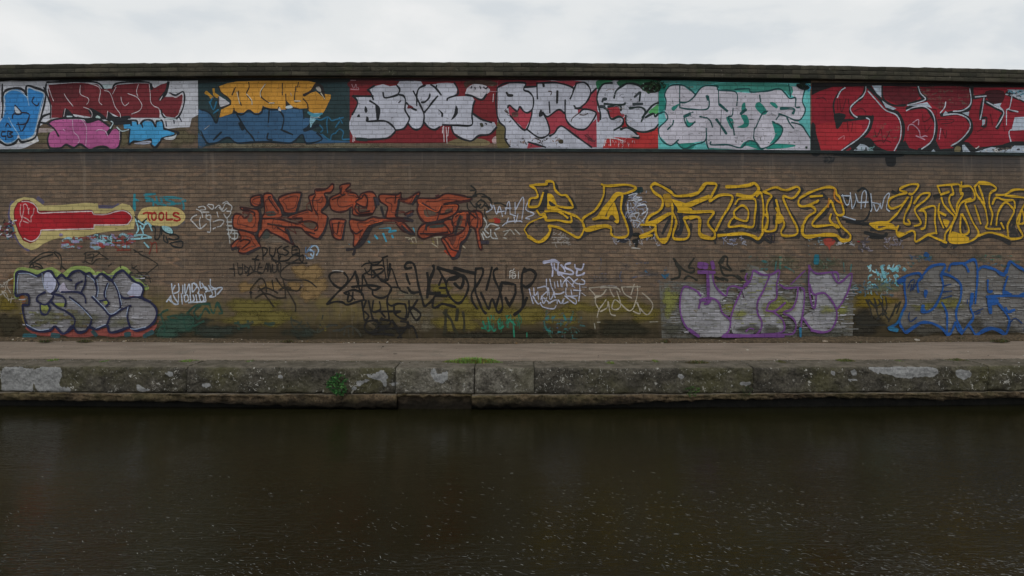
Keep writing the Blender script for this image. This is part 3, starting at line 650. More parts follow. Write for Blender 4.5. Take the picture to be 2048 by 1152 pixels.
p = piece(0.0020)
p.fill('D', '1093 258,1722 258,1722 955,1093 958', W, .94, sm=False)
m = p.build('mural_panel', wall, 'narrow white painted panel with green top corner and bright red foot')
f = Layer()
f.fill('D', '1094 262,1260 262,1180 290,1130 330,1100 350', (44, 104, 74)).fill('D', '1320 262,1722 262,1722 375,1600 380,1540 330,1500 300,1400 290,1340 330', (38, 84, 62), .9)
f.fill('D', '1620 590,1690 525,1722 505,1722 590,1680 602', (72, 140, 84)).fill('D', '1195 550,1250 528,1320 530,1335 590,1378 612,1350 640,1230 636', (142, 46, 54)).fill('D', '1372 640,1395 660,1400 742,1350 740', (150, 40, 46))
f.fill('D', '1460 770,1560 785,1640 780,1722 740,1722 955,1155 955,1180 855,1300 840,1400 850,1530 850', (158, 44, 44), .95, sm=False)
f.fill('D', '1095 365,1100 560,1130 600,1130 662,1096 668', (120, 44, 56))
f.build('lettering', m, 'green corner and red patches between the letters')
f = Layer()
f.line('D', 14, '1250 285,1160 300,1110 370,1095 450,1110 520,1130 600,1130 660;1130 530,1200 560,1240 655,1320 630,1365 660,1350 720,1270 770;1340 570,1330 520,1210 530;1390 620,1400 710,1480 770,1580 790,1680 760,1722 712;1430 545,1540 535,1590 580,1550 680;1270 440,1290 370,1350 320,1420 290,1520 310,1570 360;1540 380,1530 470;1170 500,1350 510,1385 490;1560 640,1660 520,1722 490;1590 640,1670 600,1690 630,1722 602;1340 760,1400 745,1460 770,1530 850,1440 830', (26, 36, 36))
f.line('D', 18, '1150 480,1160 455,1190 450;1130 530,1170 530;1470 505,1560 500;1480 430,1530 385', (40, 46, 50)); f.fill('D', '1540 320,1600 280,1735 290,1735 370,1640 390,1580 370', (18, 26, 20), .8)
f.dabs('D', (1560, 270, 1720, 380), 26, [(14, 22, 16), (34, 60, 40), (90, 120, 110)], (7, 14), (6, 26), (-1.6, 1.6), .9, 9)
f.dabs('D', (1180, 850, 1480, 940), 26, [(190, 170, 175), (170, 120, 125)], (4, 8), (8, 44), (1.2, 1.9), .9, 10); f.line('D', 9, '1230 850,1235 930;1170 930,1190 860,1220 850,1300 860,1360 880;1430 830,1520 830', (185, 180, 185))
f.dabs('D', (1150, 350, 1550, 700), 30, [(90, 92, 98), (110, 100, 96)], (3, 6), (8, 50), (-.5, .5), .9, 11)
f.build('outline', m)

# ---- E: turquoise panel
p = piece(0.0020); TQ = (84, 158, 158)
p.fill('E', '92 255,1644 268,1640 400,1640 1003,1000 992,84 975', TQ, .97, sm=False)
p.fill('E', '88 236,1650 262,1648 290,1300 285,700 278,400 262,92 262', (22, 30, 30), 1, sm=False)  # shade cast by the coping, and soot, painted along the top edge
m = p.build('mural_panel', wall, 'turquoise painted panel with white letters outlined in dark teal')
f = Layer(); TE = (34, 118, 108); OD = (24, 66, 68)
f.fill('E', '150 380,200 320,290 305,380 330,470 410,540 325,690 320,700 360,880 380,1070 390,1320 345,1380 380,1430 440,1490 440,1440 400,1430 320,1590 330,1560 470,1590 560,1560 640,1510 670,1550 720,1640 840,1638 1000,1100 985,620 962,580 930,560 880,430 900,310 920,280 890,200 930,100 830,90 740,170 670,150 600,165 480', (150, 148, 158), .96, sm=False)
f.build('lettering', m, 'white letters with worn brick joints')
f = Layer()
for q in ('1075 530,1120 480,1200 580,1150 612', '1250 680,1330 720,1352 790,1310 860,1225 912,1280 820', '930 620,990 620,1015 700,980 745,888 742,960 700', '780 640,850 660,850 740,828 752', '368 640,390 735,462 685,402 690', '940 512,972 488,976 572,940 580',
          '925 942,980 885,1080 890,1140 965,1060 950,990 930', '285 915,450 900,440 955,350 968', '1195 965,1270 910,1460 918,1465 942', '220 540,300 500,245 572', '1225 490,1270 485,1310 530,1285 545', '92 300,150 262,200 300,140 400,160 520,120 590,92 570'):
    f.fill('E', q, TE)
f.fill('E', '700 290,1400 300,1432 430,1350 360,1050 375,860 370,720 350', (54, 122, 112), .9); f.fill('E', '92 262,700 275,560 312,440 380,300 290,180 300', (60, 126, 122), .8)
f.line('E', 30, '620 975,900 985,1150 980', TE)
f.build('shading', m, 'deep teal spaces and shadows')
f = Layer()
f.line('E', 13, '95 600,150 585,182 640,150 690,90 750,100 840,150 900,220 925,290 870;155 560,165 470,150 400,200 320,290 305,380 330,465 405;305 310,303 420,305 540;305 540,410 555,590 550,600 420;305 485,370 485,440 440,540 325,690 320,700 360,880 382,888 520;700 360,705 510;870 352,1010 345,1035 380,1200 370,1320 345,1380 390,1430 445,1490 440,1490 530,1530 535;1420 300,1440 430;1592 330,1560 470,1590 560,1550 650,1490 670,1400 630,1320 605;1320 620,1290 662;1340 545,1400 552;1122 410,1130 480;440 585,350 630,390 735,460 685;580 640,620 680,640 740;510 630,580 645;850 550,840 620,800 640,850 740,862 820;622 890,630 920,800 920,930 950,1000 882,1080 892,1130 960;1082 745,1150 600,1205 575;1060 850,1068 760,1082 745;1060 850,1120 950,1180 950,1270 900,1340 820,1352 740,1250 680;1400 640,1430 700,1470 750;1450 690,1550 720,1600 790,1640 850;575 750,580 900,600 962;280 900,350 962,450 920,560 882,580 800;240 670,230 710,180 762', OD)
f.line('E', 22, '680 660,730 730,780 805;715 510,790 575;350 630,410 610;1340 548,1470 552,1462 600;580 420,595 460;930 600,980 560', (26, 72, 72)); f.line('E', 7, '730 560,720 820;850 540,850 600;1020 660,1060 660;230 470,235 500;1130 850,1135 880', (70, 76, 80))
f.dabs('E', (560, 870, 1500, 910), 10, [(60, 66, 66)], (5, 9), (6, 16), (-1.6, 1.6), .9, 12); f.dabs('E', (180, 420, 1500, 880), 60, [(104, 106, 112), (120, 116, 120)], (3, 6), (8, 50), (-.2, .2), .9, 13)
f.fill('E', '1500 300,1600 290,1640 330,1590 360,1520 340', (24, 34, 36), .85); f.line('E', 14, '1600 300,1640 330,1620 370', (60, 150, 180)); f.fill('E', '1590 938,1610 938,1608 958,1590 955', (34, 50, 40))
f.build('outline', m)

# ---- F: big red lettering on the right
p = piece(0.0020); FRD = (132, 27, 41)
p.fill('F', '104 262,2300 262,2300 905,1900 915,1500 912,900 905,104 900', (128, 27, 40), .97, sm=False)
p.fill('F', '104 255,2300 262,2300 298,1500 300,700 285,300 292,180 330,104 370', (22, 20, 22), 1, sm=False)  # dark upper edge: painted coping shadow together with soot
p.fill('F', '740 300,1060 300,1080 400,960 460,840 430,750 380', (86, 22, 32), .9).fill('F', '1100 300,1560 300,1540 460,1300 500,1150 400', (96, 22, 34), .8).fill('F', '150 640,560 640,500 800,360 880,180 880', (150, 36, 44), .9).fill('F', '600 640,900 640,850 800,700 820,590 760', (144, 30, 46), .8)
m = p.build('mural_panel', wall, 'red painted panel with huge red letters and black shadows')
f = Layer(); FB = (26, 29, 31)
f.fill('F', '104 640,135 632,150 720,190 900,104 905', FB).fill('F', '310 540,410 540,400 600,340 680,320 620', FB).fill('F', '560 770,640 760,700 830,830 915,400 915,470 860', FB).fill('F', '880 850,960 780,1000 850,1090 870,1170 840,1240 780,1280 860,1400 850,1480 790,1540 800,1600 850,1850 820,1930 790,2300 790,2300 915,880 915', FB, sm=False)
f.fill('F', '210 905,320 905,300 985,220 985', (28, 30, 32), .7).fill('F', '780 905,870 905,868 1010,795 1010', (24, 25, 27), .95).fill('F', '320 905,900 905,880 935,420 930', FB)
f.line('F', 30, '380 885,450 830,560 760,630 680,662 560;600 290,580 360,540 410;520 575,640 568', FB); f.line('F', 14, '540 410,470 470,458 530,520 580;400 600,520 590', FB)
f.line('F', 28, '620 285,720 390,820 500,900 540,942 640,940 760,900 850;700 860,800 910;480 850,560 790', FB)
f.line('F', 24, '1080 290,1100 360,1150 400;1150 405,1000 450;980 490,1130 470,1200 540,1245 640,1230 760,1170 840,1090 870;1570 290,1560 450,1500 510,1290 550;1290 550,1420 530,1500 550,1560 620,1560 700,1480 780,1400 830;1590 388,1690 372;1690 380,1660 470,1650 580;1700 430,1850 515,1840 570,1800 670', FB)
f.line('F', 12, '400 300,330 380,305 460,318 560;750 290,760 400,850 460,960 460;1660 580,1705 575,1695 650,1660 650', FB); f.line('F', 26, '1890 350,2048 420,2200 470', FB); f.fill('F', '1700 330,1860 330,1850 430,1760 440,1710 400', (52, 18, 24)); f.fill('F', '1890 495,1990 515,1930 525', (40, 16, 18))
f.line('F', 8, '360 400,380 520,420 400;340 400,345 500;440 400,450 480;150 400,210 390,240 420;500 510,560 490,600 520;430 600,440 700;480 620,470 700;680 680,700 750,740 680,760 800,820 700;670 790,780 780,830 800;800 330,840 400,900 350,960 410,1020 350;1120 540,1130 610,1200 570;1160 500,1240 500,1240 560;1260 590,1400 590,1380 620,1290 630;1300 680,1330 760,1340 690;1140 640,1150 700,1200 640;1620 700,1700 660;1850 560,1870 700;1740 540,1760 640', (78, 22, 30))
f.build('outline', m, 'black shadows and outlines round the red letters')
f = Layer(); WT = (150, 155, 165)
for q in ('475 888,550 812,590 820,690 890', '1180 900,1220 862,1252 900', '1480 825,1500 820,1575 910,1490 910', '1600 885,1750 842,1900 862,1960 830,2300 830,2300 910,1620 912', '655 280,742 280,742 390,700 350', '745 415,800 455,880 490,850 502,780 480', '1000 462,1160 430,1205 485,1130 465', '1308 542,1330 510,1352 535', '1480 530,1545 520,1538 560', '1662 592,1692 590,1688 628,1665 648', '1765 450,1840 438,1825 470,1865 512', '1960 570,2300 550,2300 672,1930 692', '1890 315,2300 320,2300 430,2040 420,1950 370'):
    f.fill('F', q, (140, 150, 162), .92, sm=False)
f.fill('F', '1410 860,1440 830,1470 850,1450 910,1420 910', (96, 88, 62), .9)
f.line('F', 9, '370 880,440 830,540 760,610 680,635 600,605 575;600 290,598 330,570 380,530 410,460 480,480 540,520 570;620 330,700 420,780 505,880 550,920 640,915 760,880 840,850 895;970 510,1040 478,1130 470,1200 520,1230 600,1225 720,1190 800,1110 860;1080 290,1100 350,1145 405,1060 440,980 460;1550 310,1560 440,1490 505,1400 515;1280 530,1320 480,1330 430;1310 550,1430 540,1530 580,1555 650,1520 720,1450 790,1380 830;1700 375,1600 385;1680 390,1665 500,1645 590;1705 430,1780 470,1860 520,1830 600,1790 660;1935 380,1915 480,1890 500;1885 500,1885 640;1910 500,1990 520;2048 680,1915 690,1925 790;340 390,370 330,410 300;1880 360,1940 370,2000 400', WT)
f.line('F', 9, '985 690,990 650,1020 635,1060 660,1090 700,1100 750,1140 740,1160 745;1060 740,1140 775;1030 620,1080 590,1080 640;1285 670,1270 770', (150, 110, 125))
f.line('F', 9, '350 770,400 740,400 770', (160, 90, 96)); f.dabs('F', (1600, 850, 2040, 905), 26, [(70, 62, 56), (40, 40, 44), (170, 170, 170)], (5, 11), (10, 50), (-.6, .6), .9, 14); f.dabs('F', (490, 840, 670, 890), 12, [(40, 44, 44), (80, 110, 110)], (5, 11), (10, 40), (-1.6, 1.6), .9, 15)
f.dabs('F', (1900, 320, 2048, 380), 14, [(40, 44, 50), (80, 130, 150)], (5, 11), (10, 50), (-.6, .6), .9, 16)
f.build('highlight', m, 'thin white highlights and white gaps')

# ---- G: the red key shape and its tools sign
p = piece(0.0020)
p.line('G', 50, '130 230,105 340,130 450,170 560,230 660,290 700', (72, 66, 88), .8); p.line('G', 30, '390 185,440 230;1010 275,1150 280,1210 255', (70, 66, 84), .9); p.line('G', 26, '1450 460,1560 480,1800 490,1890 430', (70, 66, 66), .7)
HL = (150, 138, 92)
p.fill('G', '108 260,170 200,250 175,340 185,400 225,450 262,600 258,880 235,1000 240,1010 292,1150 292,1250 238,1330 260,1375 320,1388 400,1370 500,1200 520,1000 540,900 570,780 595,600 592,520 620,450 650,380 700,320 718,250 690,200 640,160 560,122 450,100 350', HL, .97, sm=False)
m = p.build('graffiti_piece', wall, 'red key shape with a white line on a yellow halo')
f = Layer()
KEY = '150 300,180 240,240 210,300 212,360 255,400 322,560 325,940 310,962 350,1090 350,1180 320,1260 308,1330 338,1358 390,1325 440,1270 462,962 462,958 502,425 514,410 565,365 622,310 642,240 615,195 535,155 430,145 350'
f.fill('G', KEY, (148, 24, 34), 1, sm=False); f.line('G', 11, KEY, (96, 20, 28), sm=False, closed=True); f.build('key_shape', m, 'solid red key')
f = Layer(); f.line('G', 9, '225 222,290 222,345 245,382 290,405 337,560 332,942 320', (190, 175, 175)); f.line('G', 9, '942 320,962 354', (190, 175, 175)); f.line('G', 9, '962 354,1090 352,1180 325,1260 314,1320 340,1350 385,1320 438,1270 458,965 460', (190, 175, 175)); f.line('G', 9, '965 460,962 498,422 512', (190, 175, 175), sm=False); f.line('G', 9, '422 512,410 560,368 610,315 628,250 598', (190, 175, 175))
f.line('G', 8, '215 250,208 330,225 400,205 440,205 475;225 400,245 300,240 255,270 250,290 300,295 350;240 380,280 400,310 430;350 290,340 350,320 380,320 430;240 420,290 440;300 290,290 340', (150, 120, 120)); f.build('highlight', m)
p = piece(0.0021)
p.fill('G', '1412 380,1430 330,1480 285,1650 272,1800 280,1870 320,1898 375,1870 440,1800 478,1700 472,1560 462,1450 425', (158, 142, 92), .97)
m = p.build('painted_sign', wall, 'yellow oval reading TOOLS in red')
f = Layer(); f.line('G', 17, '1470 345,1500 335,1560 342;1520 345,1520 385,1535 415;1580 335,1558 350,1556 390,1575 412,1596 395,1598 350,1580 335;1655 335,1633 350,1630 390,1650 412,1672 395,1675 350,1655 335;1705 330,1705 400,1712 408,1765 402;1832 348,1810 335,1785 340,1775 360,1800 372,1835 385,1842 405,1815 418,1785 412', (140, 36, 30)); f.build('lettering', m)
p = piece(0.0014)
p.line('G', 30, '1378 150,1375 230,1378 310', (36, 112, 124), .9); p.line('G', 20, '1480 150,1590 142;1490 180,1560 200,1570 262;1500 215,1560 212;1600 170,1620 250;1640 182,1760 178,1850 190,1900 215;1650 180,1660 250;1700 200,1780 232;1720 250,1850 240;1860 200,1880 250,1880 300;1590 225,1700 260;1390 200,1420 215', (38, 112, 124), .8)
p.build('graffiti_tag', wall, 'turquoise scrawl above the yellow oval sign')
p = piece(0.0024)
p.dabs('G', (600, 560, 1330, 690), 70, [(130, 60, 56), (120, 110, 140), (110, 120, 140), (120, 50, 46), (110, 140, 150)], (12, 26), (14, 80), (-.2, .2), .75, 20)
p.dabs('G', (970, 560, 1300, 640), 30, [(110, 145, 155), (40, 60, 60)], (7, 13), (14, 50), (-1.5, 1.5), .9, 21); p.dabs('G', (0, 430, 140, 590), 30, [(140, 140, 148), (60, 100, 110), (100, 40, 44), (30, 30, 34), (80, 70, 100)], (7, 13), (14, 60), (-1.5, 1.5), .9, 22)
p.line('G', 15, '1390 400,1420 500,1400 545;1420 420,1480 460,1520 440,1560 520;1380 570,1480 562,1550 590;1350 605,1450 600,1540 590;1440 470,1470 545,1450 590;1480 640,1525 690;1520 440,1550 470;1500 420,1470 500', (118, 158, 168), .95)
p.fill('G', '1665 470,1740 482,1770 520,1765 550,1700 530,1668 500', (120, 156, 162), .9)
p.line('G', 7, '1540 640,1560 660,1530 760;1550 660,1600 640,1610 745;1300 620,1300 720;1180 680,1240 720,1260 690;1150 640,1330 650;1200 720,1340 715', (126, 46, 38), .9)
p.build('graffiti_tag', wall, 'pale blue and red scraps of old paint under the key shape')
p = piece(0.0030)
p.line('G', 11, '1380 375,1440 440,1505 395;1440 440,1430 480;1540 470,1590 490,1588 600,1630 592,1645 490;1650 480,1740 490,1772 550,1700 540,1660 500;1680 560,1680 620,1720 640,1700 580;1740 560,1800 560,1832 590,1790 612,1730 600;1750 645,1862 628,1860 690,1780 680,1740 650;1660 490,1655 560', (30, 32, 32))
p.build('graffiti_tag', wall, 'black tag crossing the lower edge of the yellow oval')
p = piece(0.0014)
p.line('G', 10, '300 850,400 770,480 740,560 745;310 870,420 800,540 762;560 735,615 765,630 830,622 920;300 905,330 850,400 862,440 905;290 910,370 885,430 910;330 840,350 900;630 880,690 925,760 885,820 890;550 740,600 800', (32, 31, 27))
p.line('G', 8, '860 760,900 740,1020 740,960 790,880 800;870 830,940 860,1000 810,1110 812;1010 745,1060 780,1110 812;880 740,870 830,850 840;900 770,960 760,940 840;1050 860,1100 885,1140 860;1030 850,1060 900,1050 920;1370 715,1450 765;1380 740,1460 730;1430 760,1520 800,1612 860,1600 882,1510 955,1470 1000;1230 870,1235 900;1350 860,1360 900,1400 880;1350 900,1400 920,1440 960,1500 1000;1400 960,1500 950,1545 1050;1440 1000,1550 1010', (34, 32, 28))
p.soft('G', '1060 870 60 40;1010 920 50 20', (70, 74, 70), .6); p.line('G', 24, '1340 960,1430 1000,1500 1060', (34, 40, 34), .7)
p.build('graffiti_tag', wall, 'thin black scrawls just above the silver bubble letters')

# ---- H: silver bubble lettering
p = piece(0.0024)
p.line('H', 50, '175 480,160 350,182 225,300 212,400 240,530 202,600 255,650 262,750 205,840 190,930 222,985 262,1040 238,1130 275,1260 195,1350 265,1460 315,1500 390', (120, 136, 76), .95); p.line('H', 34, '215 500,225 560,245 700,285 790', (110, 96, 50), .85)
p.line('H', 30, '215 480,250 500,240 540', (130, 80, 46), .9)
p.fill('H', '262 790,400 800,1500 790,1610 690,1600 790,1530 865,1400 892,1290 880,1150 893,1000 872,900 892,820 892,700 890,640 872,500 884,380 872,300 835', (118, 60, 54), .9)
p.line('H', 34, '250 880,360 882', (36, 76, 84)); p.line('H', 40, '540 872,600 880;950 835,985 872;1290 868,1325 860;1480 880,1560 840', (38, 62, 66), .9)
m = p.build('graffiti_piece', wall, 'silver bubble letters outlined in navy over a red underline')
SIL = '185 230,300 230,390 265,460 225,530 220,580 290,640 255,690 290,750 230,820 210,880 245,930 235,975 300,1045 240,1140 310,1190 250,1260 210,1310 250,1380 320,1450 350,1475 400,1460 485,1540 530,1600 590,1610 660,1580 740,1500 800,1400 820,1330 792,1220 830,1130 840,1100 770,1000 810,920 790,880 830,800 840,750 780,690 840,640 850,570 780,520 820,400 830,300 790,260 700,240 570,300 560,300 465,240 450,170 465,170 350'
f = Layer(); f.fill('H', SIL, (96, 95, 98), .93, sm=False)
f.dabs('H', (200, 260, 1450, 800), 260, [(132, 132, 138), (116, 116, 120), (76, 75, 76), (84, 83, 85), (102, 101, 104)], (4, 10), (30, 120), (-.04, .04), .95, 30); f.dabs('H', (300, 620, 900, 780), 30, [(92, 94, 72), (84, 84, 70)], (12, 24), (30, 120), (-.08, .08), .7, 31)
for q in ('465 250,530 225,575 290,580 360,545 430,500 430,462 370', '1370 340,1460 360,1468 440,1400 480,1310 450,1340 400'): f.fill('H', q, (168, 172, 196), .97)
f.fill('H', '610 400,660 330,700 400,780 420,640 430', (130, 126, 140), .9)
for q in ('570 545,665 545,680 575,620 575', '430 565,495 555,500 620,470 655,437 620', '1060 515,1112 510,1110 552,1080 552'): f.fill('H', q, (118, 126, 62))
f.fill('H', '1330 480,1370 468,1420 480,1380 490', (130, 60, 54))
f.build('lettering', m, 'streaky silver letters')
f = Layer(); f.soft('H', '480 680 200 110;850 700 220 80;1250 740 180 70', (82, 82, 66), .6); f.build('weathering', m, mat=M_SMUDGE)
f = Layer(); NVY = (27, 30, 56)
f.line('H', 17, SIL, NVY, closed=True)
f.line('H', 14, '470 430,400 470,388 520,470 560,540 500,560 440;540 450,640 470,680 520,670 580;580 290,612 360,590 410,545 440;530 530,600 590,680 625,770 700,760 780,700 840;720 480,830 570,940 690,920 790;970 300,1000 400,990 480;640 430,800 430,870 470,885 540;880 245,880 340,840 430;950 480,1060 590,1140 670,1250 610,1345 570;990 290,1050 240,1150 310,1210 420,1240 560,1230 600;1200 400,1270 490,1390 480,1470 490;780 400,790 350,850 320;1110 340,1080 420,1080 480,1120 540,1090 580;1330 570,1310 680,1340 790;420 560,430 640,480 660,520 600,500 560;1140 670,1100 770;1030 520,1100 510;690 290,740 310', NVY)
f.build('outline', m, 'navy outline')
f = Layer(); f.line('H', 6, '200 240,300 240,390 280;196 260,185 360,190 440;600 420,625 360;730 500,840 585,950 700;960 470,1070 580,1145 655,1240 600;1000 300,1014 400,1004 480;1120 340,1092 420,1092 480;1320 580,1298 680;280 760,400 818,510 808;990 800,1090 760;1345 805,1400 808,1500 785;1180 330,1222 420,1255 560;900 260,960 300,975 330;440 240,450 330,470 400', (150, 165, 190))
f.build('highlight', m)
p = piece(0.0012)
p.line('H', 9, '10 380,60 330,130 290;20 420,80 500,160 490;0 460,60 440,90 520;40 330,60 400,20 440;90 300,70 360,110 440;120 480,110 540;0 350,40 380', (118, 114, 106), .85)
p.build('graffiti_tag', wall, 'faded pale scribble left of the silver letters')

# ---- white tags low on the left
p = piece(0.0014)
p.line('N', 12, '170 395,178 470,200 540,240 600,200 605,170 570,160 520;182 460,205 415;240 395,245 470,200 495;285 410,285 500;305 400,312 500,350 400,362 500;380 395,385 480,430 420,400 392,380 400;400 390,450 450,440 495;460 375,470 440,505 425,540 460,520 480;480 390,540 470,625 440;568 350,572 420,632 455;550 415,590 500,560 530,620 522,620 452,692 438,640 505;120 580,165 520,148 560,200 600,235 600,242 500;270 500,280 605;300 520,310 580,342 560,330 510,300 520;360 510,370 580,402 560,390 510;420 510,432 592;450 500,470 582,502 560,480 510,460 520;510 500,522 570;345 590,520 578', (176, 186, 200))
p.build('graffiti_tag', wall, 'crisp white two line tag right of the silver letters')
p = piece(0.0014)
G1 = (30, 60, 50)
p.line('N', 15, '20 720,60 710,90 680,130 665;60 720,100 830,90 920;130 740,200 722,250 742,230 772,130 760;290 760,340 730,390 760,380 830,330 860,300 800,290 760;400 690,430 640,470 620,420 660;400 700,440 760,480 700,520 650,560 700;560 620,600 700,640 590,690 690;330 700,420 620,560 600;30 930,50 850,90 830;640 600,690 690,660 700;400 830,500 780', G1, .8)
p.line('N', 20, '820 800,900 830,1000 790;1130 800,1180 812,1220 800;850 790,860 860;950 780,960 850', (32, 52, 44), .8)
p.build('graffiti_tag', wall, 'dark green scrawl right of the silver letters near the ground')
p = piece(0.0014)
p.line('N', 12, '1395 740,1400 800,1440 850,1560 850,1640 890;1410 770,1480 800,1440 840;1500 780,1490 830,1540 820;1560 790,1580 840;1720 720,1700 800,1660 900,1740 850,1800 820', (40, 42, 34), .85); p.line('N', 30, '1660 820,1700 860;1690 760,1750 870', (98, 92, 28), .6)
p.build('graffiti_tag', wall, 'small dark smeared scrawl on the damp bricks')

# ---- black tags in the middle left
p = piece(0.0030)
BT = (22, 21, 20)
p.line('I', 10, '840 740,850 800,850 870;850 740,892 758,880 805,850 830;920 740,922 815,960 832,985 740;1040 730,1000 760,1010 805,1052 812;1110 728,1060 752,1112 788,1082 822,1060 815;1150 735,1205 732;1150 740,1150 812,1212 800;1150 770,1200 765;1172 720,1222 762,1222 850,1255 892,1262 822,1240 830;800 820,770 870,770 950,755 995;740 860,810 870;940 820,950 860,1000 882,1032 830;1010 820,1020 880,1100 872,1162 822,1235 830;1300 902,1090 900', BT)
p.line('I', 9, '550 910,560 1035;590 900,602 1010,640 1000,640 910;600 950,640 950;660 920,672 1002,702 960,662 930;700 1012,722 930,760 992,772 900;820 900,800 950,800 1000,852 1000,892 900,900 992,912 900;800 950,840 945;922 920,932 1000,950 910,952 992,990 982,990 910;1000 920,1012 992,1032 960,1028 900,1000 920;980 872,1022 900,1010 870;980 900,1020 870;510 960,560 962;690 1030,760 990,830 1000;870 960,900 960;940 860,980 890;1230 850,1110 920,1040 980,1030 1035,1080 1072,1200 1075,1310 1082,1400 1150', (34, 31, 28))
p.build('graffiti_tag', wall, 'black two line tag directly below the orange lettering')
p = piece(0.0036)
p.line('I', 14, '1300 790,1340 740,1390 725,1420 770,1400 820;1300 850,1360 850,1340 810;1320 760,1370 790,1360 850', (116, 134, 150), .9); p.line('I', 9, '1290 740,1290 800,1350 720;1300 780,1380 780;1280 820,1320 860', (70, 90, 116))
p.build('graffiti_tag', wall, 'small pale blue blot right of the black two line tag')
p = piece(0.0034)
p.line('N', 11, '980 455,1020 400,1085 340,1130 390,1142 480;1060 430,1110 490,1150 540,1215 632;1060 470,1130 438,1200 460,1255 492;1200 360,1215 460;1240 340,1280 400,1325 440,1450 470,1490 440,1490 425;1310 350,1332 440,1335 540;1340 440,1400 540,1440 620,1437 680;1030 545,1100 500,1160 500,1250 540,1340 540;1280 460,1330 430,1390 440;980 490,985 545', (34, 30, 24)); p.line('N', 20, '978 482,986 490', BT)
p.build('graffiti_tag', wall, 'thin black tag over the mustard brown smear')
p = piece(0.0034)
p.line('O', 15, '320 270,250 275,205 300,200 340,240 400,310 440,370 400,388 340,350 285;465 270,420 350,330 440,250 520,175 605', BT); p.line('O', 14, '175 605,260 580,330 585,380 612,470 585,560 560;465 270,480 360,520 480,535 400,540 310,570 370,600 430,660 462,720 430;430 430,500 420,620 412,720 430;350 492,430 460,490 470,540 505,550 560;440 480,430 560,385 575,400 490;640 468,650 515,720 542,790 520,832 460,820 420,750 365,700 330,650 270', BT)
p.line('O', 10, '530 220,570 190,640 182,720 172;630 190,610 260,545 300;640 212,740 210,752 258,645 335;630 220,630 335;640 260,690 250,740 240;745 130,760 230,780 350;790 140,795 250,805 345,822 200;760 370,800 350,830 240,860 300,900 420,940 470,1000 492;840 432,880 432,925 442;740 132,795 112', BT); p.line('O', 20, '820 195,815 260;765 360,795 355;520 470,535 510', BT)
p.line('O', 7, '230 265,280 262,340 270', (130, 125, 120))
p.line('O', 9, '560 240,600 300,700 300,760 260;480 300,500 380,480 440;600 160,640 200,700 190,740 150;360 500,420 520,460 560;690 300,730 370,780 380', BT)
p.build('graffiti_tag', wall, 'large looping black tag in the middle of the wall')
p = piece(0.0034)
p.line('O', 17, '1040 232,990 240,970 212,1000 180,1045 182,1072 215,1090 300,1112 420,1145 540,1170 622,1210 602,1262 558;985 290,1000 350,1022 402;1000 432,1048 490,1120 482,1130 512', BT)
p.line('O', 22, '1200 285,1212 400,1200 540;1262 210,1268 255,1232 350,1222 430,1222 490,1330 492;1310 232,1370 250,1500 290,1600 345;1480 238,1590 268,1692 290;1482 395,1540 442,1570 380,1565 320;1420 352,1480 345,1540 310', BT)
p.line('O', 17, '1315 240,1345 300,1390 380,1400 450,1430 525,1500 592,1552 580,1602 500,1622 420,1600 350,1560 310,1480 330,1420 350,1392 400;1320 412,1350 330;1330 440,1390 440;1700 240,1690 330,1690 430,1655 500,1665 580,1712 652;1700 242,1765 240,1770 290,1740 360,1700 430;1690 430,1700 500,1740 600,1765 660,1800 700;1400 522,1290 520,1262 560,1258 635,1300 635,1350 602,1430 618,1490 635;1862 230,1840 330,1805 460;1915 240,1880 272,1890 350,1935 450,1960 540,1970 640,1935 690,1905 650,1925 560,1950 480,1965 390;1750 488,1790 575,1830 652,1850 580,1872 560,1905 650', BT)
p.line('Q', 20, '205 440,222 385,300 392,362 408,365 490,335 560,300 625,262 540', BT, sm=False); p.line('Q', 20, '460 240,432 300,425 430,440 520,440 600,420 660,350 715;450 270,520 252,570 300,540 380,480 430,435 410;480 540,440 640', BT); p.line('Q', 10, '265 180,268 250,265 335', (56, 44, 36)); p.line('Q', 22, '215 165,255 165;265 190,275 220', (52, 46, 36), .7)
p.build('graffiti_tag', wall, 'bold black tag of tall letters right of the looping tag')
p = piece(0.0026)
p.line('O', 20, '380 655,320 690,302 740,320 790,360 810;440 660,455 720,430 770', (98, 98, 92), .55); p.line('O', 26, '600 800,680 870;900 800,960 800;1150 740,1120 860;560 760,640 780;820 520,960 520', (100, 96, 90), .5)
p.line('O', 14, '190 820,280 820;300 880,400 830,480 870,520 930;390 830,400 940;440 840,440 920;240 880,300 870;360 860,350 920', (44, 44, 38), .8)
p.build('graffiti_tag', wall, 'ghostly grey rings and smears beside the stacked black tag')
p = piece(0.0042)
p.line('O', 14, '530 570,545 670,560 770,602 730,560 680;575 570,540 670;650 570,640 680,720 660,712 580;640 750,600 570;600 570,640 740,700 800,770 905;712 680,830 680;790 590,832 622,900 600,970 605;832 450,800 520,790 590,800 680,805 770,730 745;810 680,930 678,870 700,920 745,985 762;975 605,990 680,980 750;860 622,862 700;1012 570,1030 660,1100 562;1000 740,1020 660;1010 640,1060 642,1130 700,1120 742,1080 765,1012 650;730 690,770 740;690 770,600 780,560 822,570 870,622 900,680 850,720 790;720 762,810 772,822 802,770 850,680 882;650 892,760 862,870 852;640 912,740 910,860 922;930 780,1000 800,965 880,900 950;880 852,990 840,1050 832,1085 900,1100 950', BT); p.line('O', 26, '840 770,900 870,940 965;900 880,960 870;720 840,790 830', BT); p.line('O', 20, '1000 790,1015 850', BT)
p.build('graffiti_tag', wall, 'stacked black tag beneath the looping tag')
p = piece(0.0026)
p.line('O', 32, '1392 665,1388 780,1380 900;1512 660,1500 770', (36, 35, 25), .92); p.line('O', 26, '1370 692,1440 760,1478 860,1512 912;1568 690,1580 790,1578 880', (38, 37, 26), .92)
p.build('graffiti_tag', wall, 'two broad smoky black letters on the olive algae')
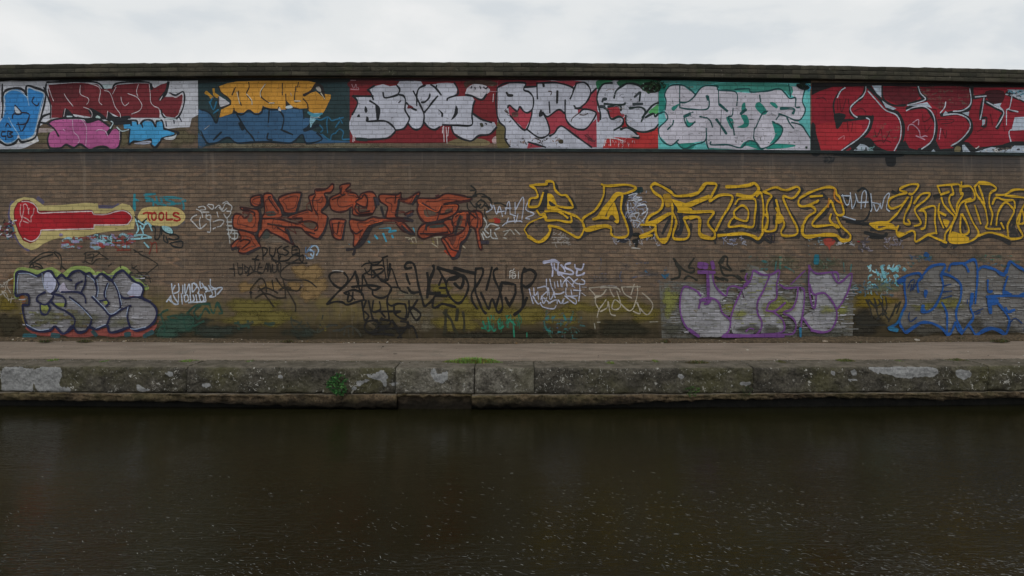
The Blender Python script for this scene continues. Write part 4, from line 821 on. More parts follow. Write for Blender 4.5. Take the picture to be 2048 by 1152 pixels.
p = piece(0.0022); T1 = (34, 112, 88)
p.dabs('Q', (20, 700, 420, 830), 34, [T1, (32, 84, 62), (36, 100, 80)], (7, 13), (26, 80), (1.35, 1.8), .8, 40); p.line('Q', 16, '30 780,50 850,20 850;80 740,100 860,80 880;110 830,140 880,160 860;190 800,200 860,240 830;340 780,350 940;480 900,480 940;300 760,360 820', T1, .85)
p.build('graffiti_tag', wall, 'bright green dripping scrawl low on the olive algae')
p = piece(0.0022)
p.dabs('Q', (640, 710, 1020, 920), 60, [(36, 92, 92), (44, 70, 96), (36, 80, 66), (40, 100, 104)], (8, 16), (20, 70), (-1.6, 1.6), .65, 41); p.line('Q', 18, '700 730,660 780,680 860,720 880;860 720,880 770;940 730,930 770', (36, 100, 98), .75)
p.build('graffiti_tag', wall, 'faded teal and blue scrawl low on the wall')

# ---- white tags in the middle
p = piece(0.0044); WH = (180, 182, 206)
p.line('Q', 26, '655 178,700 170,760 160,805 182', WH); p.line('Q', 16, '730 190,745 250,740 320;760 190,765 240,795 260,800 190;800 195,800 300,860 290;830 205,860 240,870 270;925 185,875 200,880 235,940 262,955 290,920 300,800 280;970 200,982 240,1040 250,1062 195;1000 240,990 310,1050 300,1068 285', WH); p.line('Q', 7, '820 300,880 350,970 435', WH)
p.line('Q', 11, '680 350,680 420;715 350,732 440;762 380,770 440;792 370,800 430;825 358,832 430;842 430,850 390,900 332,930 342,980 390,1060 402,1070 370,1040 352;880 362,892 430;942 430,960 380,1000 345;505 450,520 520,545 600;550 440,560 520,590 480;540 520,590 600,622 590;590 440,680 428,690 520;630 520,650 600,682 540;700 440,720 560,762 480;740 440,770 540;620 600,650 636,750 652,780 620;700 600,780 560,790 602;800 560,830 600,850 560;860 550,850 600,900 582;870 520,940 580,980 602,982 560,930 530;880 440,890 520,1000 518;932 460,940 512;1020 390,1022 480,1010 575;960 462,1032 468;682 480,640 520,622 560;590 480,600 560;760 500,820 500,860 480;650 540,720 600', (176, 180, 198))
p.line('Q', 6, '1040 430,1090 432;1040 490,1080 520', (150, 150, 158))
p.build('graffiti_tag', wall, 'dense white stacked tag starting with THE')
p = piece(0.0044)
p.line('J', 7, '1640 980,1635 1055;1635 990,1655 975;1655 1000,1690 990;1680 960,1665 985;1660 1015,1692 1012,1690 1050,1662 1055,1660 1015;1645 1035,1700 1030;1725 990,1725 1060', (190, 188, 184)); p.build('graffiti_tag', wall, 'tiny white character and upright stroke above the bold black tag')
p = piece(0.0030)
p.line('Q', 22, '1240 432,1310 425,1400 435', (124, 124, 126), .7); p.line('Q', 11, '1120 440,1240 430,1400 440,1435 480;1120 450,1180 520,1182 590,1220 662;1180 520,1250 510,1292 455;1330 450,1345 490,1372 530;1400 470,1440 600,1420 650,1380 662,1350 640,1380 560,1440 600;1290 560,1260 605,1220 660,1198 740;1230 682,1300 640,1312 580,1335 700,1385 722;1440 600,1520 670,1572 640,1612 500,1610 420;1450 430,1480 500,1552 542;1580 400,1545 510;1612 590,1640 700,1570 680;1660 490,1740 560,1770 622,1742 690,1702 712,1640 650,1602 590;1450 430,1640 428;1310 580,1322 640;1170 540,1240 520', (128, 122, 110), .85); p.line('Q', 8, '1740 788,1820 785;1170 800,1180 860;1200 790,1230 790', (120, 118, 108), .8)
p.build('graffiti_tag', wall, 'faded grey angular tag right of the white stacked tag')
p = piece(0.0024)
p.dabs('Q', (1150, 300, 1350, 360), 10, [(60, 72, 100)], (8, 14), (14, 50), (-1.6, 1.6), .6, 44); p.line('Q', 14, '1235 120,1240 200,1220 250;1450 260,1430 330,1450 370;1600 190,1720 180;1700 250,1690 290;1880 280,1870 340;1560 330,1740 300;1820 380,1900 330', (54, 66, 88), .65); p.line('Q', 14, '1690 270,1710 280;1860 300,1900 340', (40, 90, 120), .8)
p.build('graffiti_tag', wall, 'faint blue grey scrawl above the faded angular tag')

# ---- I/J: orange-brown wild lettering
p = piece(0.0014)
p.line('J', 18, '160 492,230 450,310 440;240 540,400 540,412 570;230 590,280 650;340 600,372 680;430 620,440 640;640 500,660 560,682 620;150 640,200 690;400 580,470 570;600 490,650 500', (58, 136, 160), .9); p.line('I', 30, '1740 600,1745 650,1740 705', (66, 140, 160), .9)
p.line('J', 9, '570 640,620 650,650 700;600 660,660 640,680 690;860 640,950 640,960 700;840 700,900 740;890 640,900 720;1150 720,1180 750', (130, 122, 104), .8); p.line('J', 14, '620 700,740 700;840 650,860 700', (108, 98, 50), .7)
p.line('J', 11, '1370 440,1400 500,1380 560,1420 600;1360 580,1400 640,1440 620;1440 560,1450 640,1510 650;1490 560,1530 540;1480 590,1500 630;1400 540,1440 500,1520 520;1350 600,1370 660', (132, 134, 134), .9); p.fill('J', '1470 440,1530 450,1535 490,1480 490', (140, 44, 36)); p.fill('J', '1420 455,1475 450,1475 480,1430 480', (134, 84, 46))
p.build('graffiti_tag', wall, 'scraps of turquoise and white paint showing round the orange lettering')
p = piece(0.0020); OR = (136, 66, 44)
p.fill('I', '980 240,1050 180,1220 160,1280 210,1240 400,1330 330,1300 200,1380 120,1500 130,1560 80,1600 100,1570 200,1640 170,1650 90,1760 80,1760 150,1990 150,2048 220,2048 520,1900 700,1780 740,1700 680,1500 600,1400 680,1150 660,900 600,800 660,600 560,540 420,620 300,740 330,720 200,950 180', (84, 70, 60), .85)
p.fill('J', '0 200,320 190,720 200,900 200,1240 220,1330 360,1360 560,1200 660,1050 620,700 650,620 520,200 560,0 560', (84, 72, 62), .8)
m = p.build('graffiti_piece', wall, 'long wild style lettering in burnt orange with dark outlines')
P_OR = [('I', q) for q in ('730 230,830 205,850 250,830 300,780 325,730 300', '620 330,700 342,790 355,815 400,812 480,808 560,770 590,700 580,600 560,545 530,555 410,620 402,660 440,705 410,700 370,640 360', '600 560,740 600,780 650,815 705,820 742,730 775,660 805,600 788,605 750,545 752,525 720,580 665,625 645', '860 200,930 190,960 230,1030 330,1040 430,930 445,840 440,868 380,860 300',
      '1010 240,1120 190,1230 180,1240 210,1210 300,1190 382,1080 388,1050 330', '830 455,1000 450,1120 480,1210 498,1250 450,1130 450,1118 420,1300 358,1352 370,1335 290,1320 220,1380 190,1388 150,1500 140,1560 90,1575 130,1540 180,1480 190,1505 260,1480 340,1450 380,1512 430,1480 560,1410 652,1300 600,1230 540,1080 545,1130 640,1165 712,1120 690,1000 620,930 590,880 560,810 650,800 560',
      '1530 260,1560 220,1640 180,1640 110,1730 85,1742 110,1700 160,1800 190,1830 230,1860 190,1950 170,2000 200,2012 270,1990 370,1930 412,1780 410,1765 330,1700 368,1620 380,1550 350', '1540 460,1690 460,1690 520,1662 655,1580 642,1550 570')]
P_OR += [('J', q) for q in ('0 455,130 468,230 430,300 440,440 442,600 448,622 470,460 472,300 480,200 520,120 640,60 725,35 715,40 620,10 560', '310 200,480 200,520 178,530 240,600 238,690 180,715 190,650 290,560 280,500 250,488 330,470 422,600 445,380 445,385 330,310 270', '690 290,700 240,880 238,1000 190,1240 235,1200 262,1040 280,960 302,1100 300,1102 360,1040 420,900 472,760 482,700 400',
      '700 560,760 500,930 470,1040 460,1060 580,1000 612,880 612,760 652,700 622', '940 650,1040 622,1120 600,1170 540,1060 520,1050 440,1100 380,1200 370,1222 400,1222 560,1180 660,1130 702,1110 820,1040 842,970 722', '1210 430,1260 368,1350 390,1355 520,1320 570,1352 745,1320 742,1280 560,1222 520', '470 480,540 480,620 560,650 600,560 580,500 530', '560 400,620 370,650 372,600 410')]
f = Layer()
for fr, q in P_OR: f.fill(fr, q, OR, .86)
f.fill('J', '960 770,1110 780,1050 842', (150, 60, 38)); f.fill('I', '1730 240,1800 250,1820 300,1740 320', (150, 66, 40), .8)
f.build('lettering', m, 'burnt orange letters')
f = Layer(); BR = (76, 62, 52)
for fr, q in (('J', '770 350,890 392,800 432,760 400'), ('J', '820 520,930 480,962 530,830 545'), ('J', '60 310,130 330,180 350,130 380,70 350'), ('J', '990 350,1060 345,1000 400,970 390'), ('J', '1110 440,1160 420,1130 520,1090 500'), ('I', '870 560,920 600,900 650,840 640'), ('I', '1260 490,1380 490,1392 540,1340 560'), ('I', '880 380,960 370,980 410,900 420'), ('I', '930 500,1040 510,1010 530'), ('I', '690 400,740 400,740 470,700 480')):
    f.fill(fr, q, BR if q[0] != '8' else (50, 52, 48), .9)
f.fill('J', '1020 640,1090 620,1060 720,1030 700', (84, 48, 40)).fill('I', '1540 480,1560 470,1580 620,1560 600', (104, 48, 40))
f.build('counters', m, 'bare brick gaps inside the letters')
f = Layer(); DO = (46, 27, 27)
for fr, q in P_OR: f.line(fr, 12, q, DO, closed=True)
for fr, q in P_OR:
    v = [float(a) for a in q.replace(',', ' ').split()]; cx, cy = sum(v[::2]) / len(v[::2]), sum(v[1::2]) / len(v[1::2])
    f.line(fr, 8, ' '.join('%g %g' % (cx + (v[i] - cx) * .66 + 6 * math.sin(i), cy + (v[i + 1] - cy) * .60 + 6 * math.cos(i)) for i in range(0, len(v) - 1, 2)), (78, 40, 34), .85, closed=True)
f.line('I', 18, '1245 190,1222 300,1190 390;960 230,1030 340,1065 405,1180 392;820 360,832 470,800 580,780 620,810 680;1502 220,1512 300,1455 360;1515 440,1490 560,1430 650;1100 560,1145 690;535 760,575 745;690 805,810 745;1695 480,1665 660;1780 755,1870 700,1975 520;1710 765,1790 760,1775 815;830 210,840 320,760 345;1740 340,1740 460;1990 230,2010 330', (38, 34, 36))
f.line('J', 18, '40 760,110 700,180 570,240 520,330 490;500 270,480 422;320 330,350 440;780 562,800 505,960 475;1130 420,1100 520,1080 600;1232 560,1190 660,1140 712,1115 830,1050 855;640 300,690 210;530 520,600 590,660 605;560 440,640 470', (38, 34, 36)); f.line('J', 24, '1090 840,1120 780;270 240,290 300;590 420,640 400;1350 690,1410 690', (46, 42, 48))
f.line('J', 12, '880 215,910 205,890 225;1040 295,1220 266;700 300,688 380,760 485;930 320,910 400,890 470;740 290,900 385;1200 400,1190 520;1290 390,1310 450,1300 540', (56, 34, 34))
f.line('I', 10, '650 350,760 380,760 420;840 470,830 560;900 500,1080 530,1220 540;1240 480,1330 470,1400 500,1410 550,1380 570;1390 200,1360 260,1370 340,1410 400;1560 250,1640 220;1850 240,1800 280,1900 330,1920 250;1830 320,1840 380,1940 370;1660 120,1650 200,1690 200;930 220,910 240,1000 370;620 680,660 660,720 680,640 750;1000 540,1100 600;1290 580,1380 600;1560 500,1570 600;1630 480,1610 600;1400 160,1490 150', DO)
f.line('J', 10, '120 240,150 200,180 260,170 340;70 290,50 350,100 400,220 390;470 200,460 290;1000 300,940 330,930 400,1050 370;720 600,850 600,1000 590;960 650,1000 700,1040 760,1110 780;1240 400,1290 440;1150 370,1080 430;0 540,60 600,130 560;950 490,1000 540,1030 590', DO)
f.line('J', 7, '700 280,880 375,930 310;950 320,1090 310,1090 360;330 470,140 520;1100 400,1170 390', (176, 84, 48))
f.build('outline', m, 'dark outlines and shadows')
p = piece(0.0040)
p.line('J', 10, '1260 210,1340 190,1400 222,1455 285;1200 290,1205 340,1240 372,1292 370,1290 290;1290 300,1330 260,1382 280,1342 340,1300 300;1350 220,1420 230,1445 270,1440 330,1380 310;1235 160,1290 158,1280 190;1380 350,1380 400,1402 442;1340 250,1400 300,1420 360;1230 270,1280 330,1340 300;1480 292,1540 290,1600 320;1200 230,1300 215;1240 110,1290 150', (32, 32, 30))
p.build('graffiti_tag', wall, 'tangled black scribble at the right end of the orange lettering')
p = piece(0.0042); WG = (140, 144, 156)
p.line('J', 10, '1400 380,1450 350,1470 310,1502 400,1530 320,1562 425;1590 400,1610 300,1632 280,1640 400;1690 280,1692 400;1700 350,1740 270,1772 228,1780 300,1760 455;1842 240,1800 350,1885 398,1800 440,1838 452;1560 522,1620 480,1740 472,1760 482;1680 430,1690 490;1622 440,1602 500;1640 400,1700 420;1590 340,1650 340;1450 330,1440 300;1510 380,1580 370;1720 400,1700 480', WG, .95)
p.line('J', 10, '1570 580,1622 570,1580 620;1600 600,1640 560,1682 610;1690 560,1740 610;1570 640,1600 650', (124, 122, 116), .8)
p.build('graffiti_tag', wall, 'white tag between the orange and the yellow lettering')
p = piece(0.0014)
p.line('I', 10, '170 350,220 380,232 435;190 330,240 320,262 352,210 360;280 310,330 352,342 310,290 300;360 340,400 310,432 352,470 290,530 320,522 365;450 400,482 440,522 380,480 370;120 470,150 500,205 550,270 500;110 462,130 430,170 410;210 430,200 480,212 552;270 420,312 410,312 460,270 442,270 400;310 462,312 575,282 582;340 480,400 460,450 470,420 520,380 532;380 380,392 432;340 552,362 540;440 290,480 270,500 300;400 330,440 370,480 340;230 380,300 380', (138, 138, 138), .9)
p.build('graffiti_tag', wall, 'thin white tag right of the yellow oval sign')
p = piece(0.0012)
p.line('I', 11, '482 440,490 520,500 600,512 700;530 450,540 520,520 600;480 480,530 480;480 520,530 520;480 560,600 570;540 600,590 600,580 650,530 650;560 580,560 680;490 600,520 640', (128, 130, 130), .85); p.line('I', 22, '540 430,545 510', (54, 60, 76), .8)
p.build('graffiti_tag', wall, 'grey column of scribble touching the left end of the orange lettering')

# ---- K/L: yellow outline lettering with black shadow
YL = (190, 150, 34); YB = (36, 36, 36)
YK = [('K', 19, '205 110,260 100,375 95,368 68,440 72,460 150,520 205,580 212,640 310,622 335,500 322,400 285,395 190,395 340;205 112,255 140,282 200,270 232,210 240,192 290,198 325,280 322,305 290,340 180;390 340,480 350,590 390,690 432,750 500,752 570,700 640,600 592,500 540,400 518;275 365,300 400,320 410;360 372,480 370,540 400,590 440;362 400,370 462,480 462,620 482,622 415'), ('K', 12, '340 430,200 490,145 560;145 560,180 620'), ('K', 28, '190 630,290 685,370 640,410 570,400 520;340 400,365 440'), ('K', 20, '935 95,1000 112,1190 100,1290 135,1180 190,1090 190,1025 260,940 400,855 450;960 110,958 200,920 290,860 370,760 432,742 480,762 540,800 575,950 530,1030 548,1035 600,1080 635,1180 632,1212 580,1172 450,1135 350,1150 212;850 452,960 440,1040 450,1100 482,1098 400,1062 290'), ('K', 22, '1480 85,1560 120,1640 170,1700 215,1850 202,1950 160,2000 92,2048 88;1480 85,1442 120,1480 182,1552 235,1560 310,1520 370,1430 422,1392 490;1340 510,1480 512,1460 570,1330 630;1400 492,1500 470,1560 440,1640 395;1580 205,1650 280,1662 380,1645 560,1580 692,1500 622,1490 535'), ('K', 22, '1720 375,1850 380,2048 372;1662 380,1702 480,1672 590,1682 652,1800 652,1832 590,1792 480,1790 440,1942 440,1942 592,2048 640;1340 640,1450 618'), ('L', 22, '0 215,80 182,140 95,200 85,270 102,225 200,200 270,300 208,430 215,400 320,330 432,262 570;0 300,90 275,170 240;0 372,120 378,240 380,185 470,192 520,250 592,232 650,100 622,90 440,0 448'), ('L', 26, '372 120,480 118,600 105,660 85,700 150,622 218,480 202;290 620,400 610,540 600,640 625,700 652,742 592'), ('L', 19, '490 250,460 300;500 245,640 240,672 290,660 420,640 530,520 520,400 530,412 470,450 422,452 370,532 312,592 362,590 442,560 472,470 440,450 402;742 592,740 480,752 400,742 260,720 180,680 220'), ('L', 20, '750 172,870 125,940 150,1000 152,1090 120,1118 160,1045 240,950 220,1012 380,1092 540,1080 610,960 622,930 582,962 500,920 402,880 255;750 172,832 212,800 262,780 342,792 420,790 480,768 572,870 560,885 450,905 400,880 340;755 400,792 432,790 520,760 560'), ('L', 20, '1185 200,1120 242,1110 300,1160 322,1280 280,1312 260;1185 200,1240 172,1392 125,1480 140,1500 200,1530 232,1572 390,1500 402,1452 280;1230 222,1350 212;1440 262,1390 330,1262 470,1262 522,1360 520,1480 510,1522 540;1442 400,1430 462,1500 542;1160 322,1240 320,1282 370,1200 430,1152 520'), ('L', 30, '1152 520,1150 600,1200 632,1300 620,1400 612,1500 622,1550 668,1622 668'), ('L', 20, '1630 668,1635 610,1545 522,1500 432')]
p = piece(0.0018)
p.shadow_of(YK, 13, 11, (38, 36, 35), 6)
p.fill('K', '335 170,392 160,400 300,300 335', YB).fill('K', '460 80,492 110,500 190,462 150', YB).fill('K', '590 210,640 240,692 352,640 312', YB).fill('K', '400 260,482 322,410 312', YB).fill('K', '640 460,700 480,720 560,660 580,620 520', (50, 46, 42), .8).fill('K', '240 470,340 440,360 560,300 570', (56, 50, 44), .7)
p.line('K', 40, '690 655,740 620,800 580', (42, 40, 40), .9); p.line('K', 36, '1200 200,1160 300,1175 420,1225 500,1240 580,1220 640,1170 668,1110 665', (34, 36, 42)); p.line('K', 44, '1275 160,1340 150', (26, 42, 44)); p.line('K', 16, '1190 100,1250 120;1500 80,1640 150,1700 200;1640 120,1640 170;60 ,0 60 5'.replace(';60 ,0 60 5', ''), YB)
p.line('K', 30, '1265 610,1320 615,1310 660,1265 680;1300 690,1290 730', (26, 27, 27)); p.line('K', 46, '1690 300,1730 380,1760 470,1750 560,1720 600', (38, 40, 44)); p.line('K', 20, '1820 320,1900 290,2020 250;1880 370,1860 350;1540 380,1440 420,1400 480;1850 500,1850 580,1830 640;1480 520,1460 600;1650 420,1580 560,1560 600', YB); p.line('K', 22, '600 290,640 330;200 350,340 350;950 400,1080 250', (40, 38, 36))
p.line('L', 22, '440 225,400 330,340 440,280 560;700 120,730 165;690 270,705 400,690 560,640 570,540 560,430 575,290 592;960 270,1020 370,1060 440,1112 540,1112 640;245 440,208 480,225 540,270 600;1440 290,1400 380,1330 440,1270 490', YB); p.line('L', 30, '862 240,872 340;860 420,860 500;1350 190,1400 240', YB); p.line('L', 18, '300 645,500 632,620 650,700 692,760 650;960 640,1110 632;1190 652,1300 650,1430 632,1530 680,1620 692;1520 560,1560 642,1600 600;1110 130,1150 160,1060 260;250 220,300 100;480 240,560 240;490 330,540 320,590 350;400 520,480 460;230 620,260 700;750 640,830 690,830 600;1140 330,1200 340;1470 150,1490 280', YB)
p.dabs('L', (320, 550, 700, 600), 24, [(60, 56, 54), (80, 76, 72), (36, 36, 36)], (6, 12), (14, 60), (-.2, .2), .8, 50)
m = p.build('graffiti_piece', wall, 'yellow outlined lettering with black shadow beginning right of centre')
f = Layer()
for c_ in YK: f.line(c_[0], c_[1], c_[2], YL)
f.fill('K', '385 190,440 210,480 300,500 330,390 345,385 260', YL).fill('K', '400 265,470 315,410 312', YB)
f.fill('K', '1090 180,1200 190,1100 220,1020 330,960 440,860 465,950 330', YL, .97, sm=False).fill('K', '1000 380,1060 290,1080 340,1095 470,1050 410,1000 450', YL).fill('K', '1040 410,1075 470,1010 450', (60, 52, 44))
f.fill('K', '780 540,860 515,1000 505,1040 540,930 535,800 580', YL)
f.fill('K', '1640 240,1800 288,2040 200,2048 240,1830 335,1700 322', YL, sm=False).fill('K', '1700 310,1860 342,1872 372,1720 372', YL, sm=False).fill('K', '1430 482,1620 380,1645 400,1500 505', YL, sm=False).fill('K', '1570 200,1640 200,1650 310,1600 330,1575 260', (150, 116, 34), .85).fill('K', '1560 690,1520 650,1600 640,1660 480,1650 560,1600 690', YL, sm=False)
f.fill('L', '880 400,930 400,960 460,900 500', YL, .9)
f.line('L', 16, '1480 140,1480 240,1560 300;1420 240,1410 330', (170, 112, 40))
f.build('lettering', m, 'yellow outlines')
p = piece(0.0022)
p.dabs('K', (1190, 170, 1400, 540), 60, [(130, 132, 140), (112, 116, 128), (100, 104, 120)], (6, 10), (20, 70), (-1.8, 1.8), .9, 51)
p.line('K', 9, '1215 210,1300 190,1260 240,1330 230;1250 260,1350 250,1300 270;1200 300,1210 380;1300 320,1380 300,1400 360,1350 400;1260 400,1320 390,1290 470;1240 460,1330 480,1300 540;1410 340,1400 400,1350 480', (146, 150, 158))
p.build('graffiti_tag', wall, 'upright column of pale scribble between two yellow letters')
p = piece(0.0016)
p.dabs('K', (440, 590, 600, 710), 30, [(116, 110, 104), (100, 96, 92)], (5, 9), (14, 44), (-1.7, 1.7), .9, 52); p.line('K', 8, '430 640,590 645;430 695,610 690', (120, 114, 108), .9)
p.dabs('K', (1030, 640, 1520, 710), 30, [(112, 108, 104), (120, 120, 130)], (5, 9), (14, 50), (-1.7, 1.7), .8, 53); p.line('K', 12, '1250 745,1330 755', (130, 126, 120), .9); p.line('K', 16, '1340 540,1420 560', (104, 98, 96), .6)
p.dabs('L', (310, 640, 560, 710), 34, [(116, 116, 124), (90, 92, 110)], (5, 9), (14, 50), (-1.7, 1.7), .9, 54); p.dabs('L', (1190, 640, 1340, 720), 10, [(100, 120, 130)], (5, 9), (14, 50), (-1.7, 1.7), .7, 55)
p.dabs('L', (1490, 690, 1650, 725), 16, [(120, 120, 122)], (5, 9), (14, 50), (-.7, .7), .9, 56); p.dabs('M', (350, 660, 470, 780), 20, [(96, 92, 98), (60, 56, 60)], (6, 12), (14, 50), (-1.7, 1.7), .8, 57); p.dabs('M', (600, 640, 820, 730), 24, [(104, 100, 108), (90, 84, 90)], (6, 12), (14, 50), (-1.7, 1.7), .8, 58)
p.line('L', 9, '780 600,850 690,860 600,800 640;840 600,760 640', (44, 40, 44)); p.line('M', 12, '340 680,360 682', (130, 40, 44))
p.build('graffiti_tag', wall, 'rows of small pale lettering remnants under the yellow lettering')
p = piece(0.0024)
p.fill('L', '1368 655,1430 640,1495 655,1470 710,1438 730,1428 775,1412 735,1378 710', (138, 58, 48), .88); p.build('graffiti_blot', wall, 'dripping red blot beneath the yellow lettering')
p = piece(0.0040)
p.line('L', 16, '1720 165,1770 135,1820 180,1842 250;1580 250,1600 330;1560 200,1620 240;1840 240,1850 350;1700 200,1690 320', (24, 28, 30)); p.line('L', 14, '1840 370,1812 440,1760 472,1640 470,1560 450;1600 480,1840 510', (26, 28, 30)); p.line('M', 22, '400 500,520 505;420 590,600 625,640 600;480 632,590 636;700 170,760 200;780 130,760 170', (30, 31, 31)); p.line('M', 18, '470 630,600 640;1120 215,1260 190', (26, 27, 27))
p.line('L', 10, '1560 200,1590 292,1622 300,1642 210;1550 212,1640 212;1640 180,1650 260,1662 345,1700 250,1692 190,1720 280;1750 345,1760 200,1792 160,1805 220,1790 330;1730 282,1822 278;1850 190,1862 330,1850 372;1862 282,1940 300,1960 345,1990 230,2040 190,2010 330,2040 370;1880 300,1910 370,1950 290;1562 420,1690 460', (158, 168, 182))
p.build('graffiti_tag', wall, 'white tag with black shadow between the two yellow letterings')
YM = [('M', 18, '470 500,560 485,650 480,710 432,765 370,860 222,800 300,700 342,660 312,668 250,740 210,845 180,780 160,792 130,890 95,965 105,910 190,872 192;470 500,550 555,640 540,735 550;900 220,880 300,830 400,818 490,880 502,860 460;760 520,740 570,765 632,830 600,900 570,930 600,938 682,1060 612,1150 590;1060 610,1150 650,1250 692;920 292,990 200,1080 188,1042 250,940 330,932 380,990 490,925 522;1000 350,1130 320,1132 460,1150 600;1000 350,1040 402,1032 530,995 552;1180 292,1170 400,1222 542;1200 232,1222 300,1280 370,1332 432,1300 520,1242 600,1232 692;1162 112,1280 100,1382 98,1392 170,1420 200,1362 300,1350 402,1282 280,1290 210,1322 190,1302 108;1185 182,1160 110;1195 200,1275 172;1180 380,1242 412'), ('M', 18, '1400 122,1500 120,1542 240,1450 282,1460 340,1520 480,1580 600,1482 682,1290 682,1302 540,1350 420,1400 290,1500 242;1400 402,1392 560,1420 612,1480 582,1462 500,1412 400;1540 120,1600 72,1700 92,1762 140,1700 190,1690 300,1722 400,1705 510;1540 120,1562 200,1640 320,1672 480,1662 545,1800 552;1542 310,1570 400,1602 500;1582 110,1622 220,1642 300;1762 512,1782 380,1850 282,1920 330,1942 380,1882 500,1880 580,1902 652,2030 632,1992 540,1972 470,2010 380,2048 300;1722 300,1760 232,1850 260,1940 262,1952 340;1762 205,1850 200,1940 152,2048 150;1850 212,1960 220,2048 232;1990 500,2022 360,2048 480,1990 505;1580 622,1680 590,1800 610,1905 655;1405 70,1400 200'), ('M', 30, '640 535,735 545;1590 80,1690 90'), ('M', 16, '1810 490,1840 550'), ('M', 18, '2048 150,2150 120,2260 200,2180 300,2120 460,2200 600,2300 620;2048 300,2100 400,2060 500')]
p = piece(0.0018)
p.shadow_of(YM, 12, 11, (40, 38, 36), 5)
p.line('M', 24, '770 655,900 600;940 692,1060 645;1200 705,1240 735,1260 700;1310 745,1400 695,1500 692,1600 645,1720 625,1820 660,1900 700;1290 700,1290 620,1310 540,1330 450;1880 540,1930 560,1945 480,1950 380,1990 250;1560 120,1620 160,1640 220;1990 560,2040 640;480 560,560 560;1700 240,1720 180,1770 150', YB); p.line('M', 16, '720 460,980 475;1700 480,2048 490;1420 440,1430 500,1450 560;860 240,840 330;1130 240,1260 200;830 170,870 210;1230 200,1300 220;1500 150,1500 230;1180 420,1200 520;1020 400,1090 420;1690 420,1760 540,1850 500', (40, 38, 36)); p.fill('M', '1400 130,1480 140,1500 230,1440 250', (46, 42, 38), .8).fill('M', '1780 500,1860 520,1860 590,1800 560', (36, 34, 34), .8).fill('M', '1890 540,1950 530,1990 640,1900 640', (44, 42, 40), .8).fill('M', '1610 130,1710 130,1680 200,1620 190', (50, 46, 42), .8)
p.line('M', 40, '2048 640,2300 660;2048 300,2300 320', (44, 42, 40), .8)
m = p.build('graffiti_piece', wall, 'tangled yellow outlined lettering at the right edge')
f = Layer()
for c_ in YM: f.line(c_[0], c_[1], c_[2], YL)
f.fill('M', '1310 580,1440 622,1480 640,1460 682,1290 685', YL).fill('M', '750 580,830 590,900 560,850 600,770 632', YL).fill('M', '960 370,1010 345,1030 380,1000 375', YL).fill('M', '1215 460,1280 470,1250 540', YL).fill('M', '480 500,640 485,720 520,560 520,550 545', YL, .9)
f.build('lettering', m, 'yellow outlines')

# ---- R: grey panel with purple outlined letters
p = piece(0.0014)
GP = (92, 92, 90)
p.fill('R', '55 375,440 380,560 380,950 395,960 205,1060 215,1080 260,1265 270,1270 400,1380 400,1540 300,1560 240,1700 290,2015 300,2035 400,2035 938,1400 950,800 945,60 955', (78, 78, 74), .74, sm=False, jit=5)
p.dabs('R', (80, 400, 1960, 900), 420, [(104, 104, 105), (110, 110, 112), (92, 92, 90), (100, 101, 99), (86, 85, 82)], (5, 10), (40, 130), (-.04, .04), .9, 60)
p.dabs('R', (300, 460, 700, 880), 60, [(108, 109, 111), (102, 102, 105)], (6, 12), (30, 90), (-.04, .04), .9, 65); p.dabs('R', (1600, 320, 1950, 560), 40, [(108, 107, 110)], (5, 10), (40, 120), (-.04, .04), .9, 66); p.dabs('R', (980, 300, 1240, 560), 30, [(108, 107, 112)], (8, 16), (30, 100), (-.08, .08), .75, 67)
m = p.build('graffiti_piece', wall, 'pale grey patch with curling purple outlined letters')
f = Layer(); f.soft('R', '1250 620 250 120;150 570 100 180;1850 670 150 90;780 660 210 70', (108, 110, 58), .72); f.soft('R', '1000 840 380 90;1700 900 330 60;180 860 120 90;1250 820 200 80', (58, 58, 50), .75); f.soft('R', '500 640 190 160;1750 400 150 110;1120 400 110 130', (124, 124, 128), .5)
f.build('weathering', m, mat=M_SMUDGE)
f = Layer()
for q in ('255 540,250 660,280 780,350 880,440 935,680 935,740 880,765 770,680 690,640 582,560 540,455 565,490 500,330 430,285 440', '880 460,830 560,780 690,770 800,800 910,900 910,1000 900,1070 850,1080 780,1040 690,1040 580,1160 320,1010 268,940 430', '1165 330,1240 290,1232 540,1140 650,1220 680,1300 760,1305 860,1240 900,1080 912,1090 780,1055 690,1055 580',
          '1450 440,1510 470,1500 700,1430 820,1390 740,1300 690,1400 640', '1580 240,1650 290,1850 280,1855 375,1990 300,1960 470,1870 630,1840 640,1845 760,1790 860,1700 890,1600 870,1510 740,1620 640,1575 400', '540 300,580 300,600 400,720 510,640 560,560 540'):
    f.fill('R', q, (109, 109, 113), .84, sm=True, jit=2)
f.dabs('R', (280, 450, 740, 900), 90, [(132, 132, 138), (100, 101, 100), (92, 92, 90)], (5, 10), (20, 80), (-.04, .04), .9, 165); f.dabs('R', (1560, 300, 1930, 860), 80, [(130, 130, 136), (100, 101, 100)], (5, 10), (20, 80), (-.04, .04), .9, 166); f.dabs('R', (800, 320, 1300, 900), 110, [(128, 128, 134), (104, 106, 76), (94, 94, 92)], (5, 10), (20, 80), (-.04, .04), .9, 167)
f.build('lettering', m, 'pale lilac grey letter fills')
f = Layer(); f.soft('R', '1250 640 230 90;1750 660 110 60;850 700 130 60', (108, 110, 62), .6); f.soft('R', '960 860 180 60;1180 860 120 60', (62, 62, 56), .7); f.build('weathering', m, mat=M_SMUDGE)
f = Layer(); PU = (92, 56, 108)
